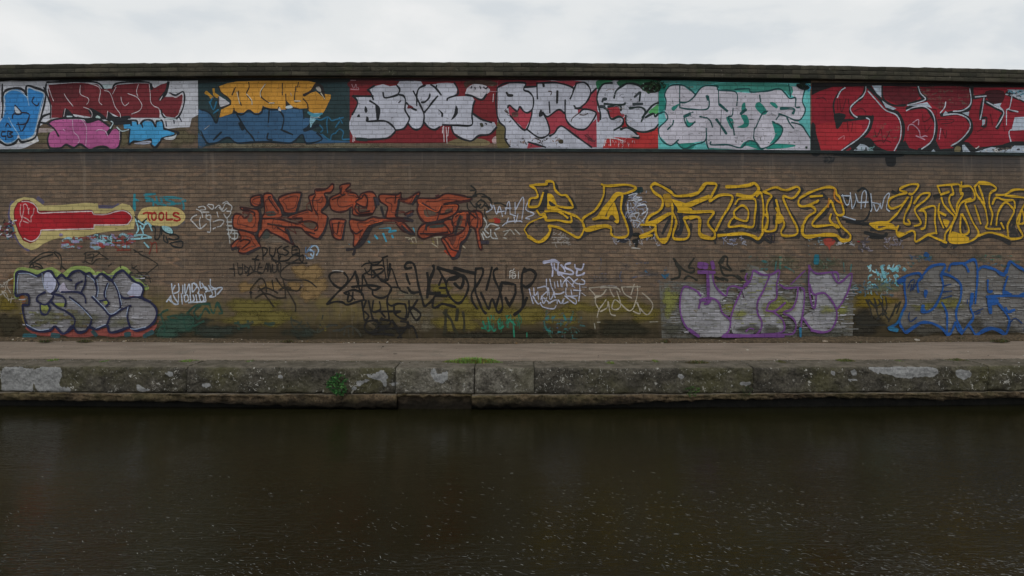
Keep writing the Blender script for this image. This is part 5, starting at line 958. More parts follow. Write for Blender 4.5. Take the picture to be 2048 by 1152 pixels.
f.line('R', 17, '440 645,465 570,540 580,530 600,500 600;460 520,420 470,330 428,280 440,252 540,250 660,280 780,350 880,440 935;580 300,600 400,660 480,720 515,740 440,800 420,880 440,940 400,980 320,1000 260,1080 300,1180 300,1262 262,1235 400,1232 540,1160 590,1128 668;930 290,915 330,925 360,960 380;1160 320,1100 460,1040 580,1038 690,1082 780,1070 860,1000 930,880 930,740 920;450 560,560 540,640 582,680 690,762 770,740 880,680 935;880 460,830 560,790 660,760 760;1128 668,1220 670,1320 590;1200 680,1292 760,1312 860,1240 902,1050 915;1262 400,1330 440,1450 432,1512 462,1512 600,1490 760,1480 850;1450 440,1440 540,1392 650,1300 690,1392 740,1432 820,1400 902,1300 912;1570 210,1560 400,1590 600,1622 642,1640 510;1640 510,1600 490,1572 400;1570 230,1640 292,1760 280,1850 282,1865 350;1800 290,1850 380,1900 372,2000 290,1962 470,1870 632,1840 640;1640 500,1720 490,1790 560,1842 660,1842 760,1790 860,1700 892,1600 870,1500 740', PU)
f.line('R', 34, '530 270,535 400,535 555', PU); f.line('R', 60, '450 205,510 215', PU); f.line('R', 46, '575 175,590 235', PU); f.line('R', 30, '440 275,600 280;700 925,1040 925,1300 925', PU); f.line('R', 12, '1380 400,1450 330,1522 262;920 880,960 850,1000 860', PU); f.line('R', 24, '1560 210,1572 260;340 860,440 930;1590 870,1700 890;940 370,900 420', PU)
f.fill('R', '540 560,575 550,545 600,500 610,520 585', PU); f.line('R', 9, '880 470,900 540;1470 430,1480 470', (50, 34, 48))
f.build('outline', m, 'purple outlines'); f = Layer(); f.line('R', 26, '1475 850,1478 935', (36, 92, 122)); f.build('blue_stripe', m)
p = piece(0.0030)
p.line('R', 14, '190 140,230 200,250 320,200 345;200 160,300 260,382 282,400 240,345 225,400 135;300 352,345 318,430 362;170 352,250 322,260 260;650 185,700 120,742 132,740 200,782 262,680 222,660 180,700 302,800 312,880 350,902 372;640 352,690 340,742 362;620 330,700 362;880 270,920 260', (33, 33, 29)); p.line('R', 28, '220 190,250 240;680 180,700 140;840 320,890 360', (36, 36, 32), .9)
p.build('graffiti_tag', wall, 'loose black scrawl above the purple outlined letters')
p = piece(0.0012)
p.dabs('R', (880, 100, 2000, 300), 44, [(48, 84, 68), (40, 90, 90), (64, 80, 62)], (9, 18), (20, 70), (-1.7, 1.7), .62, 70); p.line('R', 24, '1285 120,1282 240', (46, 96, 82), .7); p.line('R', 50, '1655 115,1650 180', (26, 90, 106), .9); p.line('R', 14, '1240 170,1230 260;1330 220,1420 270;1930 180,1940 270;2010 200,2000 270', (44, 92, 92), .75)
p.dabs('R', (70, 260, 160, 330), 6, [(44, 84, 110)], (12, 20), (14, 40), (-1.6, 1.6), .7, 71)
p.build('graffiti_tag', wall, 'faded green and teal spots above the purple outlined letters')
p = piece(0.0012)
p.dabs('S', (430, 210, 820, 400), 56, [(92, 144, 152), (84, 124, 140), (120, 150, 156)], (9, 18), (10, 36), (-1.7, 1.7), .8, 72); p.dabs('S', (280, 400, 700, 520), 40, [(46, 92, 112), (90, 120, 124), (40, 76, 90)], (9, 16), (16, 60), (-1.7, 1.7), .7, 73); p.line('S', 30, '590 220,600 280,620 330;700 260,740 240', (96, 148, 158), .85)
p.build('graffiti_tag', wall, 'spattered pale turquoise paint between the purple and the blue lettering')
p = piece(0.0020)
p.line('S', 11, '450 565,470 640,492 745;460 560,545 660,510 540,562 765;560 560,600 640,640 705;600 540,602 720;630 540,642 640,600 720;660 785,700 700,740 600,700 725;740 640,785 580,742 700;540 760,600 700,660 760;480 600,540 620,600 590;430 560,480 660;340 740,380 760,340 800,420 820,640 820', (32, 32, 28)); p.build('graffiti_tag', wall, 'spiky black scribble on the yellow olive patch')
p = piece(0.0012)
p.dabs('S', (860, 90, 1120, 180), 14, [(36, 66, 96), (40, 80, 84)], (12, 22), (14, 60), (-1, 1), .7, 74); p.line('S', 36, '1040 95,1060 105', (26, 66, 112), .9); p.dabs('S', (1540, 100, 1950, 240), 24, [(44, 92, 76), (40, 90, 110)], (8, 16), (30, 100), (-.3, .3), .65, 75); p.dabs('S', (1240, 40, 1680, 120), 16, [(52, 72, 76)], (8, 16), (30, 80), (-1.3, 1.3), .5, 76)
p.build('graffiti_tag', wall, 'faded blue and green spots above the blue outlined lettering')

# ---- S: grey panel with blue outlined lettering
p = piece(0.0014)
p.fill('S', '800 345,960 290,1000 320,1085 220,1240 205,1270 260,1330 200,1430 190,1530 150,1560 210,1650 225,1740 260,1830 315,1890 180,2048 245,2300 330,2300 900,2048 905,1850 870,1700 845,1560 905,1400 905,1250 905,1150 830,1000 790,830 880,785 800,780 720,830 600,815 450', (80, 79, 78), .84, sm=False)
p.dabs('S', (820, 320, 2040, 860), 300, [(96, 95, 95), (102, 102, 102), (84, 82, 80), (92, 91, 90), (78, 76, 72)], (5, 10), (40, 130), (-.04, .04), .9, 80)
m = p.build('graffiti_piece', wall, 'grey patch with tall blue outlined letters at the right edge')
f = Layer(); f.soft('S', '1250 600 250 80;1000 640 120 60', (96, 94, 50), .65); f.soft('S', '1000 870 330 60;1800 860 300 50;1500 800 200 70', (56, 54, 48), .7)
f.build('weathering', m, mat=M_SMUDGE)
f = Layer(); BL = (26, 72, 134)
f.line('S', 22, '750 372,850 310,960 288,1000 312,1085 222,1230 200,1200 290;815 370,822 480,832 600,780 720,770 800,800 860,835 892,900 840,1000 792,1100 800,1200 852,1272 922,1340 792;960 480,952 380,1000 332;1270 262,1292 200,1350 190,1440 182,1532 150,1562 250,1560 400,1550 500;1552 470,1542 600;1420 190,1450 220,1472 272;1200 290,1300 322,1390 400,1392 540,1350 662,1352 760,1402 870;1190 300,1212 430,1152 590,1080 672,1000 682,1000 620;1200 590,1250 700,1252 900;1500 560,1492 640,1522 740,1460 830,1400 905;1490 832,1550 932;1570 260,1622 220,1740 250,1790 290,1840 312;1740 250,1850 292,1890 172,1960 210,2048 262;1872 320,1832 460,1842 515;1670 360,1672 468,1712 472;1660 530,1800 520,2048 522;1770 590,1850 690,1892 780,1862 900;1852 642,1882 682,1942 662', BL, .96)
f.line('S', 32, '1550 925,1620 880,1700 852,1780 872,1850 920;840 890,960 810;1510 500,1500 600;1000 660,1010 620;1850 280,1890 190;760 380,820 350', BL, .96); f.line('S', 11, '1030 470,1020 500,1035 535;870 690,860 740,882 782,942 740;1900 790,1950 750,2020 800;1215 420,1290 400;1210 480,1300 470;1200 550,1300 520;850 440,880 370,920 360,900 460,950 370;880 470,890 400;1460 560,1460 600;1530 690,1620 650;1540 710,1590 690;1870 870,1900 800', (24, 50, 92), .9)
f.fill('S', '1700 545,1770 545,1772 600,1700 612', BL).fill('S', '1660 540,1690 540,1715 690,1680 692', BL).fill('S', '1820 515,1850 465,1930 520', BL).fill('S', '1020 460,1055 470,1035 545,1015 510', BL).fill('S', '990 620,1015 640,1045 690,985 692', BL).fill('S', '1960 520,2048 480,2048 520', BL)
f.line('S', 24, '655 850,740 800,790 700', (24, 78, 124), .9); f.line('S', 34, '670 855,740 870', (34, 96, 130), .85); f.line('S', 20, '1250 920,1275 905;1340 800,1370 870,1400 900;2048 262,2200 330,2300 300;2048 860,2300 880', BL)
f.build('outline', m, 'blue outlines')

# ------------------------------------------------------------------ canal bank: stone edge, footing, wet recess
bank = tag(empty('canal_bank_wall', (0, 0, 0)), 'low weathered stone canal edge with square blocks above the dark water', 'canal edge')
FY = -2.57                                   # face of the edge stones, measured from the wall line
def bx(px):
    # far outside the picture the stones are simply set out by the metre
    if px < -900: return bx(-900) + (px + 900) * 0.0085
    if px > 2900: return bx(2900) + (px - 2900) * 0.0085
    return px_x(px, FY, 760)
joints = [-6200, -5600, -5000, -4500, -4000, -3500, -3100, -2700, -2300, -1850, -1500, -1180, -860, -560, -260, 4, 68, 342, 612, 876, 976, 1052, 1330, 1632, 1905, 2190, 2480, 2800, 3100, 3450, 3800, 4300, 4800, 5300, 5900, 6500, 7100, 7700, 8300]
prof = [(-2.04, -0.30)] + [(-2.04 - 0.035 * i, 0.012) for i in range(14)] + [(FY + 0.022, 0.006), (FY + 0.006, -0.012), (FY, -0.035)] + [(FY - 0.004, -0.035 - 0.024 * i) for i in range(1, 13)] + [(FY + 0.004, -0.340), (FY + 0.03, -0.352)]
def stone_disp(seed, amp=1.0, xa=0, xb=0):
    def d(x, i, dy, z):
        if i == 0: return (0, 0, 0)
        v = Vector((x * 3.2, dy * 3.2 + seed, z * 3.2)); w = v * 3.1; u = v * 8.5
        a = 0.018 * noise.noise(v) + 0.015 * noise.noise(w) + 0.012 * noise.noise(u)
        top = dy > FY + 0.03 and z > -0.02
        edge = min(abs(x - xa), abs(x - xb)); rnd_ = 0.012 * max(0, 1 - edge / 0.035) ** 2
        chip = 0.030 * max(0, noise.noise(Vector((x * 2.6, seed, 4))) - 0.15) if (not top and z > -0.08) else 0
        if top: return (0, 0, (a * 0.45) * amp - rnd_ * 0.6)
        return (0, a * amp * 1.1 + rnd_ + chip, 0.4 * a * amp - (chip * .6))
    return d
P_ = [('4 740,20 734,66 738,66 760,64 784,40 781,8 783,2 765', 'square grey white limewashed block face'), ('72 738,122 735,120 770,140 776,142 784,120 786,100 782,72 780', 'grey white limewashed block face with a stepped edge'),
      ('272 770,278 768,286 774,298 778,296 783,278 782', None), ('728 750,748 748,760 742,772 744,775 756,772 774,764 764,748 758,738 754', None), ('712 766,728 760,738 758,736 764,716 772', None), ('862 740,872 738,876 748,894 742,896 756,886 768,876 764,866 758', None),
      ('1736 734,1760 732,1866 734,1872 752,1840 754,1820 757,1798 756,1780 750,1764 748,1748 744', 'long smear of whitewash under the edge'), ('1356 751,1364 748,1370 754,1362 759', None), ('780 766,792 764,796 768,784 771', None), ('556 752,564 750,566 757,558 757', None), ('1697 758,1712 757,1712 762,1700 763', None), ('706 774,712 773,714 778,707 779', None)]
P_ += [(q, 0) for q in ('1700 742,1712 740,1716 748,1708 752', '1480 765,1500 762,1504 768,1486 772', '1912 742,1930 740,1944 748,1930 760,1916 756', '1660 746,1664 742,1672 746,1668 752', '404 768,420 766,424 772,408 776', '332 746,344 744,346 752,336 754')]
POLYS = [catmull(pts_of('P', s_), True, 4) for s_, _l in P_]
POLYB = [(min(q[0] for q in p_) - 4, max(q[0] for q in p_) + 4, min(q[1] for q in p_) - 4, max(q[1] for q in p_) + 4, p_) for p_ in POLYS]
def inside(x, y, p_):
    c = False; n = len(p_)
    for i in range(n):
        (x1, y1), (x2, y2) = p_[i], p_[i - 1]
        if (y1 > y) != (y2 > y) and x < (x2 - x1) * (y - y1) / (y2 - y1) + x1: c = not c
    return c
def lime_at(v):
    d = v[1] + CAM_D; px = 1024 + v[0] * FP / d; py = YH - (v[2] - CAM_H) * FP / d + ROLL * (px - 1024)
    px += 3 * noise.noise(Vector((px * .12, py * .12, 4))); py += 2.2 * noise.noise(Vector((px * .15, py * .15, 14)))
    s_ = 0
    for x0, x1, y0, y1, p_ in POLYB:
        if x0 < px < x1 and y0 < py < y1:
            k = sum(inside(px + a, py + b, p_) for a, b in ((0, 0), (1.5, 0), (-1.5, 0), (0, 1.5), (0, -1.5))) / 5
            s_ = max(s_, k)
    return s_
for k in range(len(joints) - 1):
    gp = 0.007 if joints[k] in (68, 342, 876, 976) else 0.003; xa, xb = bx(joints[k]) + gp, bx(joints[k + 1]) - 0.003
    pale = joints[k] in (876, 976)
    step = 0.025 if -400 < joints[k] < 2400 else 0.12
    o = sweep('edge_stone', prof, frange(xa, xb, step), M_STONE_PALE if pale else M_STONE[k % 3], bank, disp=stone_disp(k * 3.7, 0.7 if pale else 1.0, xa, xb), smooth=True)
    for p_ in o.data.polygons:
        if len(p_.vertices) > 4: p_.use_smooth = False
    if pale: o['label'] = 'paler grey cut stone block'
    if joints[k] in (4, 68): o['label'] = 'edge stone with a square of grey limewash on its face'
    if joints[k] == 1632: o['label'] = 'edge stone with a long smear of whitewash under its top edge'
    at = o.data.attributes.new('lime', 'FLOAT', 'POINT')
    if -200 < joints[k] < 2200:
        at.data.foreach_set('value', [0.0 if v.co.z > 0 else 0.85 * lime_at(v.co) for v in o.data.vertices])
def bot(px):
    pts = [(-9500, 801), (0, 801), (400, 806), (512, 812), (700, 817), (880, 818), (972, 815), (1120, 816), (1250, 811), (1310, 805), (1340, 803), (1500, 798), (2048, 797), (11500, 797)]
    for (a, ya), (b, yb) in zip(pts, pts[1:]):
        if a <= px <= b: return ya + (yb - ya) * (px - a) / (b - a)
    return 800
def zb(x):
    d = CAM_D + bow(x) + FY - 0.03; px = x * FP / d + 1024
    return CAM_H - (bot(px) - YH - ROLL * (px - 1024)) * d / FP
lp = [(-2.06, 0)] + [(FY + 0.03, 1.0), (FY - 0.012, 0.96), (FY - 0.026, 0.86), (FY - 0.022, 0.7), (FY - 0.024, 0.5), (FY - 0.018, 0.3), (FY - 0.018, 0.14), (FY, 0.0)]
def foot(x0, x1, sd, st=0.03):
    def d(x, i, dy, z):
        z0, z1 = zb(x), -0.353
        v = Vector((x * 2.5, dy + sd, z * 6)); a = 0.022 * noise.noise(v) + 0.020 * noise.noise(v * 3.3) + 0.010 * noise.noise(v * 9)
        tz = z0 + (z1 - z0) * z
        if i == 0: return (0, 0, tz - z)
        return (0, a * 1.3, (tz - z) + (a * 0.6 if 0.05 < z < .99 else (a * 1.4 if z <= .05 else 0)))
    return sweep('stone_footing', lp, frange(x0, x1, st), M_LOWER, bank, disp=d, smooth=True)
foot(bx(-6200), bx(-900), 9.0, .2); foot(bx(-900), bx(878), 1.0); foot(bx(973), bx(2900), 5.0); foot(bx(2900), bx(8300), 7.0, .2)
# under the two pale stones the footing is set back and dark, with a ragged broken lip above it
def lip_d(x, i, dy, z):
    v = Vector((x * 7, dy, z * 5)); return (0, 0.02 * noise.noise(v), (0.035 * noise.noise(v * 1.7) if z < -0.36 else 0))
sweep('broken_footing', [(-2.10, -0.353), (FY + 0.015, -0.353), (FY - 0.002, -0.37), (FY + 0.004, -0.385), (FY + 0.05, -0.40), (-2.10, -0.40)], frange(bx(879), bx(972), 0.025), M_LOWER, bank, disp=lip_d)
o = sweep('broken_footing', [(-2.10, -0.395), (FY + 0.05, -0.395), (FY + 0.055, -0.44), (FY + 0.05, -0.50), (FY + 0.06, -0.62), (-2.10, -0.62)], frange(bx(879), bx(972), 0.025), M_DARKFOOT, bank, disp=lip_d); o['label'] = 'dark set back stretch of stone footing'
sweep('wet_recess', [(-2.44, -0.32), (-2.47, -1.6), (-2.0, -1.6), (-2.0, -0.32)], frange(-60, 60, 0.2), M_WET, bank, disp=lambda x, i, y, z: (0, 0.03 * noise.noise(Vector((x * 2, i, 3))), 0))


# ------------------------------------------------------------------ plants, grit and litter
def attr_obj(name, V, Fc, cols, mat=None, parent=None):
    o = mesh_obj(name, V, Fc, mat or M_ATTR, parent); at = o.data.color_attributes.new('paint', 'FLOAT_COLOR', 'POINT')
    for i, c in enumerate(cols): at.data[i].color = tuple(c) + (1,)
    return o
def grass_tuft(px, py, wpx, hm, n, seed, label, dark=1.0, z=0.0, col=((0.13, 0.24, 0.045), (0.25, 0.33, 0.09))):
    r = random.Random(seed); gx, gy = px_ground(px, py, z); d = gy + CAM_D; w = wpx * d / FP
    V, Fc, K = [], [], []
    for _ in range(n):
        u = max(-1, min(1, r.gauss(0, 0.42))); x = gx + u * w * .5; y = gy + r.uniform(-.09, .09) * (1 - u * u * .8)
        h = hm * (1 - 0.8 * u * u) * r.uniform(.25, 1.15) * (0.75 + .6 * noise.noise(Vector((x * 9, seed, 0)))); a = r.uniform(0, 6.28); ln = r.uniform(.1, 1.1) * h; bw = r.uniform(.0025, .006)
        c0, c1 = col; t = r.random(); c = [dark * (c0[i] * (1 - t) + c1[i] * t) * r.uniform(.6, 1.5) for i in range(3)]
        if r.random() < .12: c = [0.19, 0.16, 0.08]
        px_, py_ = -math.sin(a) * bw, math.cos(a) * bw; b = len(V); dx, dy = math.cos(a) * ln, math.sin(a) * ln
        V += [(x - px_, y - py_, z), (x + px_, y + py_, z), (x + dx * .4 + px_ * .8, y + dy * .4 + py_ * .8, z + h * .65), (x + dx * .4 - px_ * .8, y + dy * .4 - py_ * .8, z + h * .65), (x + dx, y + dy, z + h * r.uniform(.75, 1))]
        Fc += [(b, b + 1, b + 2, b + 3), (b + 3, b + 2, b + 4)]; K += [c] * 5
    base = V[0]; o = attr_obj('grass_tuft', V, Fc, K); tag(o, label, 'grass', 'grass tufts along the edge of the path'); return o
grass_tuft(945, 725, 120, 0.105, 2600, 1, 'widest bright green grass tuft, growing above the two pale edge stones', z=0.01)
grass_tuft(380, 722.5, 46, 0.028, 420, 2, 'low grass tuft on the path edge, second from the left', .8, z=0.01)
grass_tuft(106, 720.5, 26, 0.022, 220, 3, 'leftmost tiny grass tuft, near the limewashed blocks', .8, z=0.01)
grass_tuft(1222, 727, 24, 0.035, 260, 4, 'small grass tuft just left of the dry brownish tuft', .8, z=0.01)
grass_tuft(1396, 726, 62, 0.045, 620, 5, 'dry brownish green grass tuft right of centre', .75, z=0.01, col=((0.09, 0.095, 0.035), (0.14, 0.12, 0.06)))
grass_tuft(1690, 722, 44, 0.040, 460, 6, 'yellow green grass tuft below the gap between the purple and blue lettering', .85, z=0.01, col=((0.10, 0.13, 0.03), (0.16, 0.17, 0.05)))
grass_tuft(1916, 720.5, 56, 0.026, 420, 7, 'flat mossy tuft near the right edge of the path', .75, z=0.01, col=((0.09, 0.12, 0.03), (0.13, 0.13, 0.04)))
grass_tuft(1562, 724, 20, 0.030, 120, 8, 'tiny sparse tuft left of the yellow green one', .8, z=0.01, col=((0.10, 0.12, 0.03), (0.14, 0.14, 0.05)))
for i_, (q_, w_, h_, n_, l_) in enumerate(((210, 18, .02, 110, 'sprinkle of grass blades in the path joint right of the limewashed blocks'), (500, 22, .022, 130, 'low sprinkle of grass in the path joint under the thin black tag'), (1310, 20, .024, 130, 'low tuft of grass between the small tuft and the dry brownish tuft'), (1800, 24, .022, 140, 'low sprinkle of grass above the long smear of whitewash'))):
    grass_tuft(q_, 722.5, w_, h_, n_, 40 + i_, l_, .75, z=0.01)
for i_, (q_, w_, h_, n_, l_) in enumerate(((90, 30, .06, 420, 'dark straggly grass at the wall foot under the left end of the silver letters'), (170, 34, .055, 460, 'dry straggly grass at the wall foot under the middle of the silver letters'), (575, 24, .06, 300, 'yellowish dry weeds at the wall foot left of the looping tag'), (1330, 34, .05, 420, 'low dry weeds at the wall foot below the purple lettering'), (2000, 40, .07, 520, 'dry weeds at the wall foot at the right edge'))):
    grass_tuft(q_, 683.5, w_, h_, n_, 60 + i_, l_, .7, z=0.02, col=((0.07, 0.08, 0.03), (0.19, 0.16, 0.08)))
# thin line of moss and dead grass in the joint between path and edge stones
r = random.Random(21); V, Fc, K = [], [], []
for _ in range(9000):
    x = r.uniform(-12, 12); g = noise.noise(Vector((x * 0.9, 3.3, 0))) + 0.6 * noise.noise(Vector((x * 5, 1, 0)))
    if g < r.uniform(-0.5, 0.7): continue
    y = bow(x) - 2.05 + r.gauss(0, .012); h = r.uniform(.004, .016); a = r.uniform(0, 6.28); w = r.uniform(.003, .008); t = r.random(); b = len(V)
    c = [(0.09, 0.10, 0.035), (0.20, 0.16, 0.09), (0.13, 0.11, 0.06), (0.05, 0.05, 0.03)][int(t * 4)]
    V += [(x - w * math.cos(a), y - w * math.sin(a), 0.004), (x + w * math.cos(a), y + w * math.sin(a), 0.004), (x + h * .5 * math.sin(a), y, 0.006 + h)]; Fc.append((b, b + 1, b + 2)); K += [c] * 3
tag(attr_obj('moss_strip', V, Fc, K), 'dry moss and dead grass in the joint behind the edge stones', 'moss', kind='stuff')

def leafy(name, px, py, rx, ry, n, seed, label, cols, y_off, leaf=0.035, hang=False, cat='plant', dist_face=None):
    """clump of small broad leaves on stems growing out of a vertical face"""
    r = random.Random(seed); dyf = dist_face if dist_face is not None else FY
    y = py - ROLL * (px - 1024); t = CAM_D + dyf; u = (px - 1024) / FP
    for _ in range(4): t = CAM_D + dyf + bow(u * t)
    cx, cz = u * t, CAM_H + (YH - y) / FP * t; cy = bow(cx) + dyf; s = t / FP; rx *= s; ry *= s
    root = empty(name, (cx, cy, cz)); tag(root, label, cat)
    V, Fc, K = [], [], []
    for _ in range(n):
        th = r.uniform(0, 6.28); q = math.sqrt(r.random()); lx = math.cos(th) * q * rx * (1 + .25 * math.sin(th * 3 + seed)); lz = math.sin(th) * q * ry; ly = -y_off * (1 - q * q) * r.uniform(.3, 1) - 0.035
        L = leaf * r.uniform(.5, 1.1); W_ = L * r.uniform(.35, .6)
        d = Vector((lx / rx + r.uniform(-.8, .8), r.uniform(-1, .1), (lz / ry) * .6 + r.uniform(-.5, .9) - (1 if hang else 0))).normalized()
        sd = d.cross(Vector((r.uniform(-.5, .5), -1, r.uniform(-.2, 1)))).normalized(); up = sd.cross(d)
        c = r.choice(cols); k = r.uniform(.6, 1.25); c = [v * k for v in c]; P0 = Vector((lx, ly, lz)); b = len(V)
        V += [P0, P0 + d * L * .35 + sd * W_ * .5 + up * L * .06, P0 + d * L * .75 + sd * W_ * .38, P0 + d * L - up * L * .12, P0 + d * L * .75 - sd * W_ * .38, P0 + d * L * .35 - sd * W_ * .5 + up * L * .06, P0 + d * L * .5 - up * L * .05]
        Fc += [(b, b + 1, b + 6), (b + 1, b + 2, b + 6), (b + 2, b + 3, b + 6), (b + 3, b + 4, b + 6), (b + 4, b + 5, b + 6), (b + 5, b, b + 6)]; K += [c] * 7
    attr_obj('foliage', [tuple(Vector(v) + Vector((cx, cy, cz))) for v in V], Fc, K, parent=root)
    V, Fc, K = [], [], []
    for _ in range(max(5, n // 9)):
        a = Vector((r.uniform(-.2, .2) * rx, 0.03, -ry * .75 if not hang else ry * .9)); th = r.uniform(0.2, 2.9); e_ = Vector((math.cos(th) * rx * .8, -y_off * .8, math.sin(th) * ry * .9 - ry * .1)); e_ = e_ if not hang else Vector((e_.x, e_.y, -e_.z))
        for j in range(4):
            p0 = a.lerp(e_, j / 4); p1 = a.lerp(e_, (j + 1) / 4); b = len(V); w = .002
            V += [p0 + Vector((-w, 0, 0)), p0 + Vector((w, 0, 0)), p1 + Vector((w, 0, 0)), p1 + Vector((-w, 0, 0)), p0 + Vector((0, -w, 0)), p0 + Vector((0, w, 0)), p1 + Vector((0, w, 0)), p1 + Vector((0, -w, 0))]; Fc += [(b, b + 1, b + 2, b + 3), (b + 4, b + 5, b + 6, b + 7)]; K += [(0.07, 0.08, 0.03)] * 8
    attr_obj('stem', [tuple(v + Vector((cx, cy, cz))) for v in V], Fc, K, parent=root)
    return root
leafy('weed_plant', 678, 768, 17, 19, 190, 5, 'bushy bright green weed growing from the face of the edge stones', [(0.045, 0.15, 0.038), (0.025, 0.09, 0.025), (0.09, 0.20, 0.06)], 0.09, 0.05)
leafy('weed_plant', 1382, 782, 13, 8, 70, 6, 'small ragged green weed at the foot of the edge stones right of centre', [(0.045, 0.10, 0.025), (0.07, 0.12, 0.03)], 0.05, 0.035)
leafy('weed_plant', 1492, 780, 9, 8, 26, 7, 'faint sparse weed further right at the foot of the edge stones', [(0.05, 0.07, 0.03)], 0.04, 0.03)
leafy('weed_plant', 1000, 738, 8, 4, 18, 8, 'wispy low weed on the top lip of the right pale stone', [(0.06, 0.07, 0.03)], 0.02, 0.02)
leafy('hanging_weed', 1311, 170, 17, 8, 110, 9, 'dark green weed hanging under the coping over the green and red panel', [(0.030, 0.065, 0.032), (0.02, 0.042, 0.024)], 0.05, 0.045, hang=True, dist_face=0.0)
leafy('hanging_weed', 1606, 170, 12, 6, 50, 10, 'small dark weed under the coping at the right end of the turquoise panel', [(0.018, 0.035, 0.022)], 0.04, 0.035, hang=True, dist_face=0.0)
leafy('weed_plant', 1916, 680, 10, 7, 34, 12, 'dry weed stalks at the wall foot beside the pale scrap', [(0.10, 0.10, 0.05), (0.16, 0.13, 0.08)], 0.05, 0.04, dist_face=-0.08)

def scatter(name, n, place, cols, size, seed, label, cat, mat=None):
    r = random.Random(seed); V, Fc, K = [], [], []
    for _ in range(n):
        q = place(r)
        if q is None: continue
        x, y, z = q; s = r.uniform(*size) * (1 if r.random() < .85 else 1.8); a = r.uniform(0, 6.28); fl = r.uniform(.15, .8); b = len(V); c = r.choice(cols); k = r.uniform(.7, 1.2); c = [v * k for v in c]
        pts = [Vector((math.cos(a + t) * s * r.uniform(.6, 1.2), math.sin(a + t) * s * r.uniform(.4, .9), 0)) for t in (0, 1.3, 2.7, 3.9, 5.2)]
        V += [(x + p_.x, y + p_.y, z - .001) for p_ in pts] + [(x + p_.x * .5, y + p_.y * .5, z + s * fl * r.uniform(.5, 1)) for p_ in pts]
        for i in range(5): j = (i + 1) % 5; Fc.append((b + i, b + j, b + 5 + j, b + 5 + i))
        Fc.append(tuple(b + 5 + i for i in range(5))); K += [c] * 10
    return tag(attr_obj(name, V, Fc, K, mat), label, cat, kind='stuff')
def heap(x): return 0.35 + 0.65 * max(0, min(1, 0.5 + 1.1 * noise.noise(Vector((x * 0.5, 7.7, 0))) + 0.5 * noise.noise(Vector((x * 2.3, 2, 0))))) + (0.5 if x > 4 else 0)
def mound(x, i, dy, z):
    k = heap(x); return (0, -0.05 * k * (1 if i == 3 else 0.5 if i == 2 else 0) + 0.02 * noise.noise(Vector((x * 6, i, 0))), (z * (k - .7)) + (0.012 * noise.noise(Vector((x * 9, i * 4, 0))) if i in (1, 2) else 0))
M_DIRT = plain_mat('dirt', (0.13, 0.095, 0.06), (0.055, 0.043, 0.028), 26, 0.95, 0.02)
tag(sweep('dirt_bank', [(0.05, 0.06), (-0.012, 0.055), (-0.08, 0.035), (-0.16, -0.006), (0.05, -0.02)], frange(-13, 14, 0.03), M_DIRT, disp=mound, smooth=True), 'low strip of dirt along the foot of the wall', 'dirt', kind='stuff')
def pl_base(r):
    x = r.uniform(-11, 11.5); k = heap(x)
    if r.random() > k * .85: return None
    d = abs(r.gauss(0, .07)) + 0.01
    return (x, bow(x) - d, 0.006 + max(0, 0.055 * k * (1 - d / .15)))
scatter('dead_leaves', 7000, pl_base, [(0.13, 0.09, 0.05), (0.27, 0.21, 0.14), (0.045, 0.035, 0.022), (0.42, 0.37, 0.30), (0.15, 0.09, 0.04), (0.06, 0.065, 0.03), (0.05, 0.04, 0.03)], (.007, .020), 31, 'dead leaves and grit heaped at the foot of the wall', 'leaf litter')
scatter('pale_grit', 420, lambda r: ((lambda x: (x, bow(x) - abs(r.gauss(0, .10)) - .02, .012))(r.uniform(-10, 11))) , [(0.5, 0.48, 0.44), (0.42, 0.38, 0.32)], (.004, .010), 33, 'pale stone chips among the dead leaves', 'grit')
def pl_path(r):
    x = r.uniform(-11, 11); return (x, bow(x) - r.uniform(.12, 2.5), .010)
scatter('path_grit', 650, pl_path, [(0.09, 0.08, 0.07), (0.26, 0.23, 0.20), (0.45, 0.43, 0.40), (0.12, 0.10, 0.08)], (.003, .008), 32, 'small stones and grit lying on the path', 'grit')
def pl_edge(r):
    x = r.uniform(-11, 11); return (x, bow(x) - 2.06 - abs(r.gauss(0, .12)), .018)
scatter('edge_grit', 900, pl_edge, [(0.09, 0.08, 0.06), (0.26, 0.24, 0.20), (0.36, 0.34, 0.31)], (.003, .008), 35, 'grit and mortar crumbs on top of the edge stones', 'grit')
def scrap(px, py, w, d, h, seed, name, label, cat, col, z=0.02):
    gx, gy = px_ground(px, py, z); r = random.Random(seed); n = 12; V = []; Fc = []
    for k, (sc, hz) in enumerate(((1, 0), (1.02, .4), (.8, 1.0), (.35, .85))):
        for i in range(n):
            t = i / n * 6.283; q = 1 + .22 * noise.noise(Vector((math.cos(t) * 1.5, math.sin(t) * 1.5, seed))); V.append((gx + math.cos(t) * w * sc * q, gy + math.sin(t) * d * sc * q, z - .004 + h * hz + h * .3 * noise.noise(Vector((t, k, seed)))))
    for k in range(3):
        for i in range(n): j = (i + 1) % n; Fc.append((k * n + i, k * n + j, (k + 1) * n + j, (k + 1) * n + i))
    Fc.append(tuple(3 * n + i for i in range(n)))
    o = attr_obj(name, V, Fc, [col] * len(V)); tag(o, label, cat); return o
scrap(1986, 677, .13, .04, .035, 3, 'litter_scrap', 'long pale crumpled scrap at the wall foot under the blue lettering', 'litter', (0.36, 0.34, 0.31), .03)
scrap(1998, 674.5, .04, .03, .045, 4, 'stone_chip', 'white chip lying against the long pale scrap', 'stone', (0.50, 0.48, 0.46), .03)
scrap(1933, 678, .035, .025, .04, 5, 'stone_chip', 'whitish chip left of the long pale scrap', 'stone', (0.42, 0.38, 0.33), .03)
scrap(1834, 681, .06, .03, .025, 6, 'litter_scrap', 'pale torn scrap lying in the leaves right of the spiky black scribble', 'litter', (0.33, 0.30, 0.26), .02)
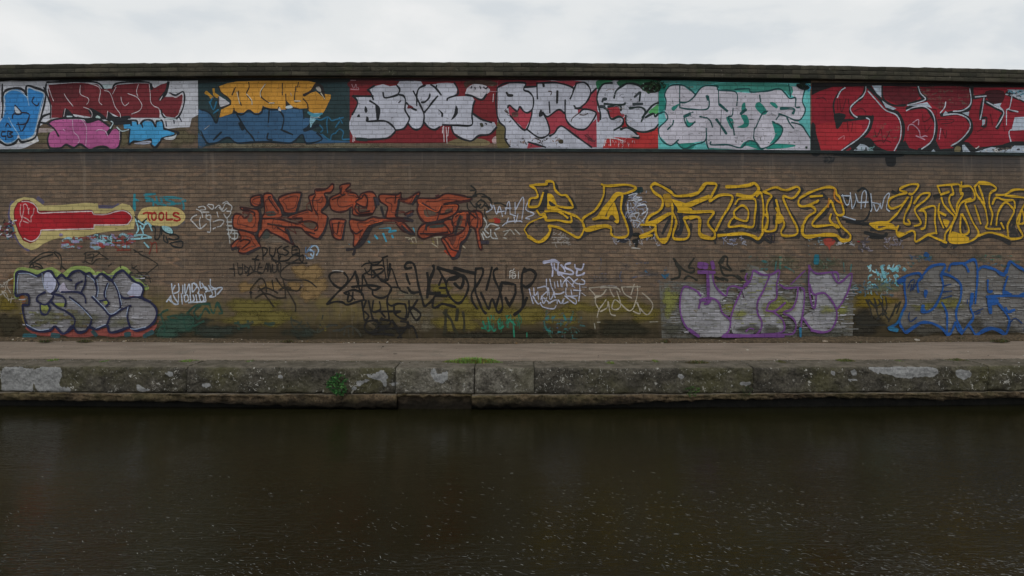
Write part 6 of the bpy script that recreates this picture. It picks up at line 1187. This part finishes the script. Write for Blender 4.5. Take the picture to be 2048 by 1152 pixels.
scrap(1650, 683, .05, .025, .02, 7, 'litter_scrap', 'small light scrap at the wall foot under the purple lettering', 'litter', (0.33, 0.27, 0.21), .02)
scrap(1495, 700, .022, .018, .012, 8, 'pebble', 'pale pebble in the middle of the path right of centre', 'stone', (0.50, 0.46, 0.40), .006)
scrap(790, 707.5, .032, .012, .006, 9, 'dropped_leaf', 'dark flat leaf in the middle of the path left of the widest grass tuft', 'leaf', (0.05, 0.045, 0.04), .006)
scrap(766, 693.5, .014, .012, .014, 10, 'pebble', 'dark round pebble near the wall foot below the looping tag', 'stone', (0.03, 0.028, 0.025), .006)

# painted sky glints: pale slivers on the ripples, thicker towards the near side
r = random.Random(77); V, Fc, K = [], [], []
for _ in range(200000):
    x = r.uniform(-9, 9); y = r.uniform(-7.6, -3.2); near = (-3.6 - y) / 4.0
    px = 1024 + x * FP / (y + CAM_D); side = 0.35 + 0.65 * max(0, min(1, (px - 700) / 800))
    g = 0.5 + 0.9 * noise.noise(Vector((x * 0.8 + 3, y * 1.6, 5))) + .5 * noise.noise(Vector((x * 3, y * 5, 1)))
    if r.random() > max(0.0, near - .12) ** 3.4 * side * max(0, g) * 1.1: continue
    L = abs(r.gauss(0, .010)) + .005; w = r.uniform(.0008, .0016); a = -0.55 + r.gauss(0, .3); b = len(V); z = WZ + .0025; c, s_ = math.cos(a), math.sin(a)
    v = r.uniform(.035, .16) * r.choice((1, 1, 1, 1.9)); col = (v, v * 1.02, v * 1.0)
    V += [(x - L * c, y - L * s_, z), (x - L * .3 * c + w * s_, y - L * .3 * s_ - w * c, z), (x + L * .5 * c + w * s_, y + L * .5 * s_ - w * c, z), (x + L * c, y + L * s_, z), (x + L * .3 * c - w * s_, y + L * .3 * s_ + w * c, z + .001), (x - L * .5 * c - w * s_, y - L * .5 * s_ + w * c, z + .001)]
    Fc.append(tuple(b + i for i in range(6))); K += [col] * 6
tag(attr_obj('glint_flecks', V, Fc, K), 'tiny pale flecks painted as sky glints on the dark water', 'foam', kind='stuff')
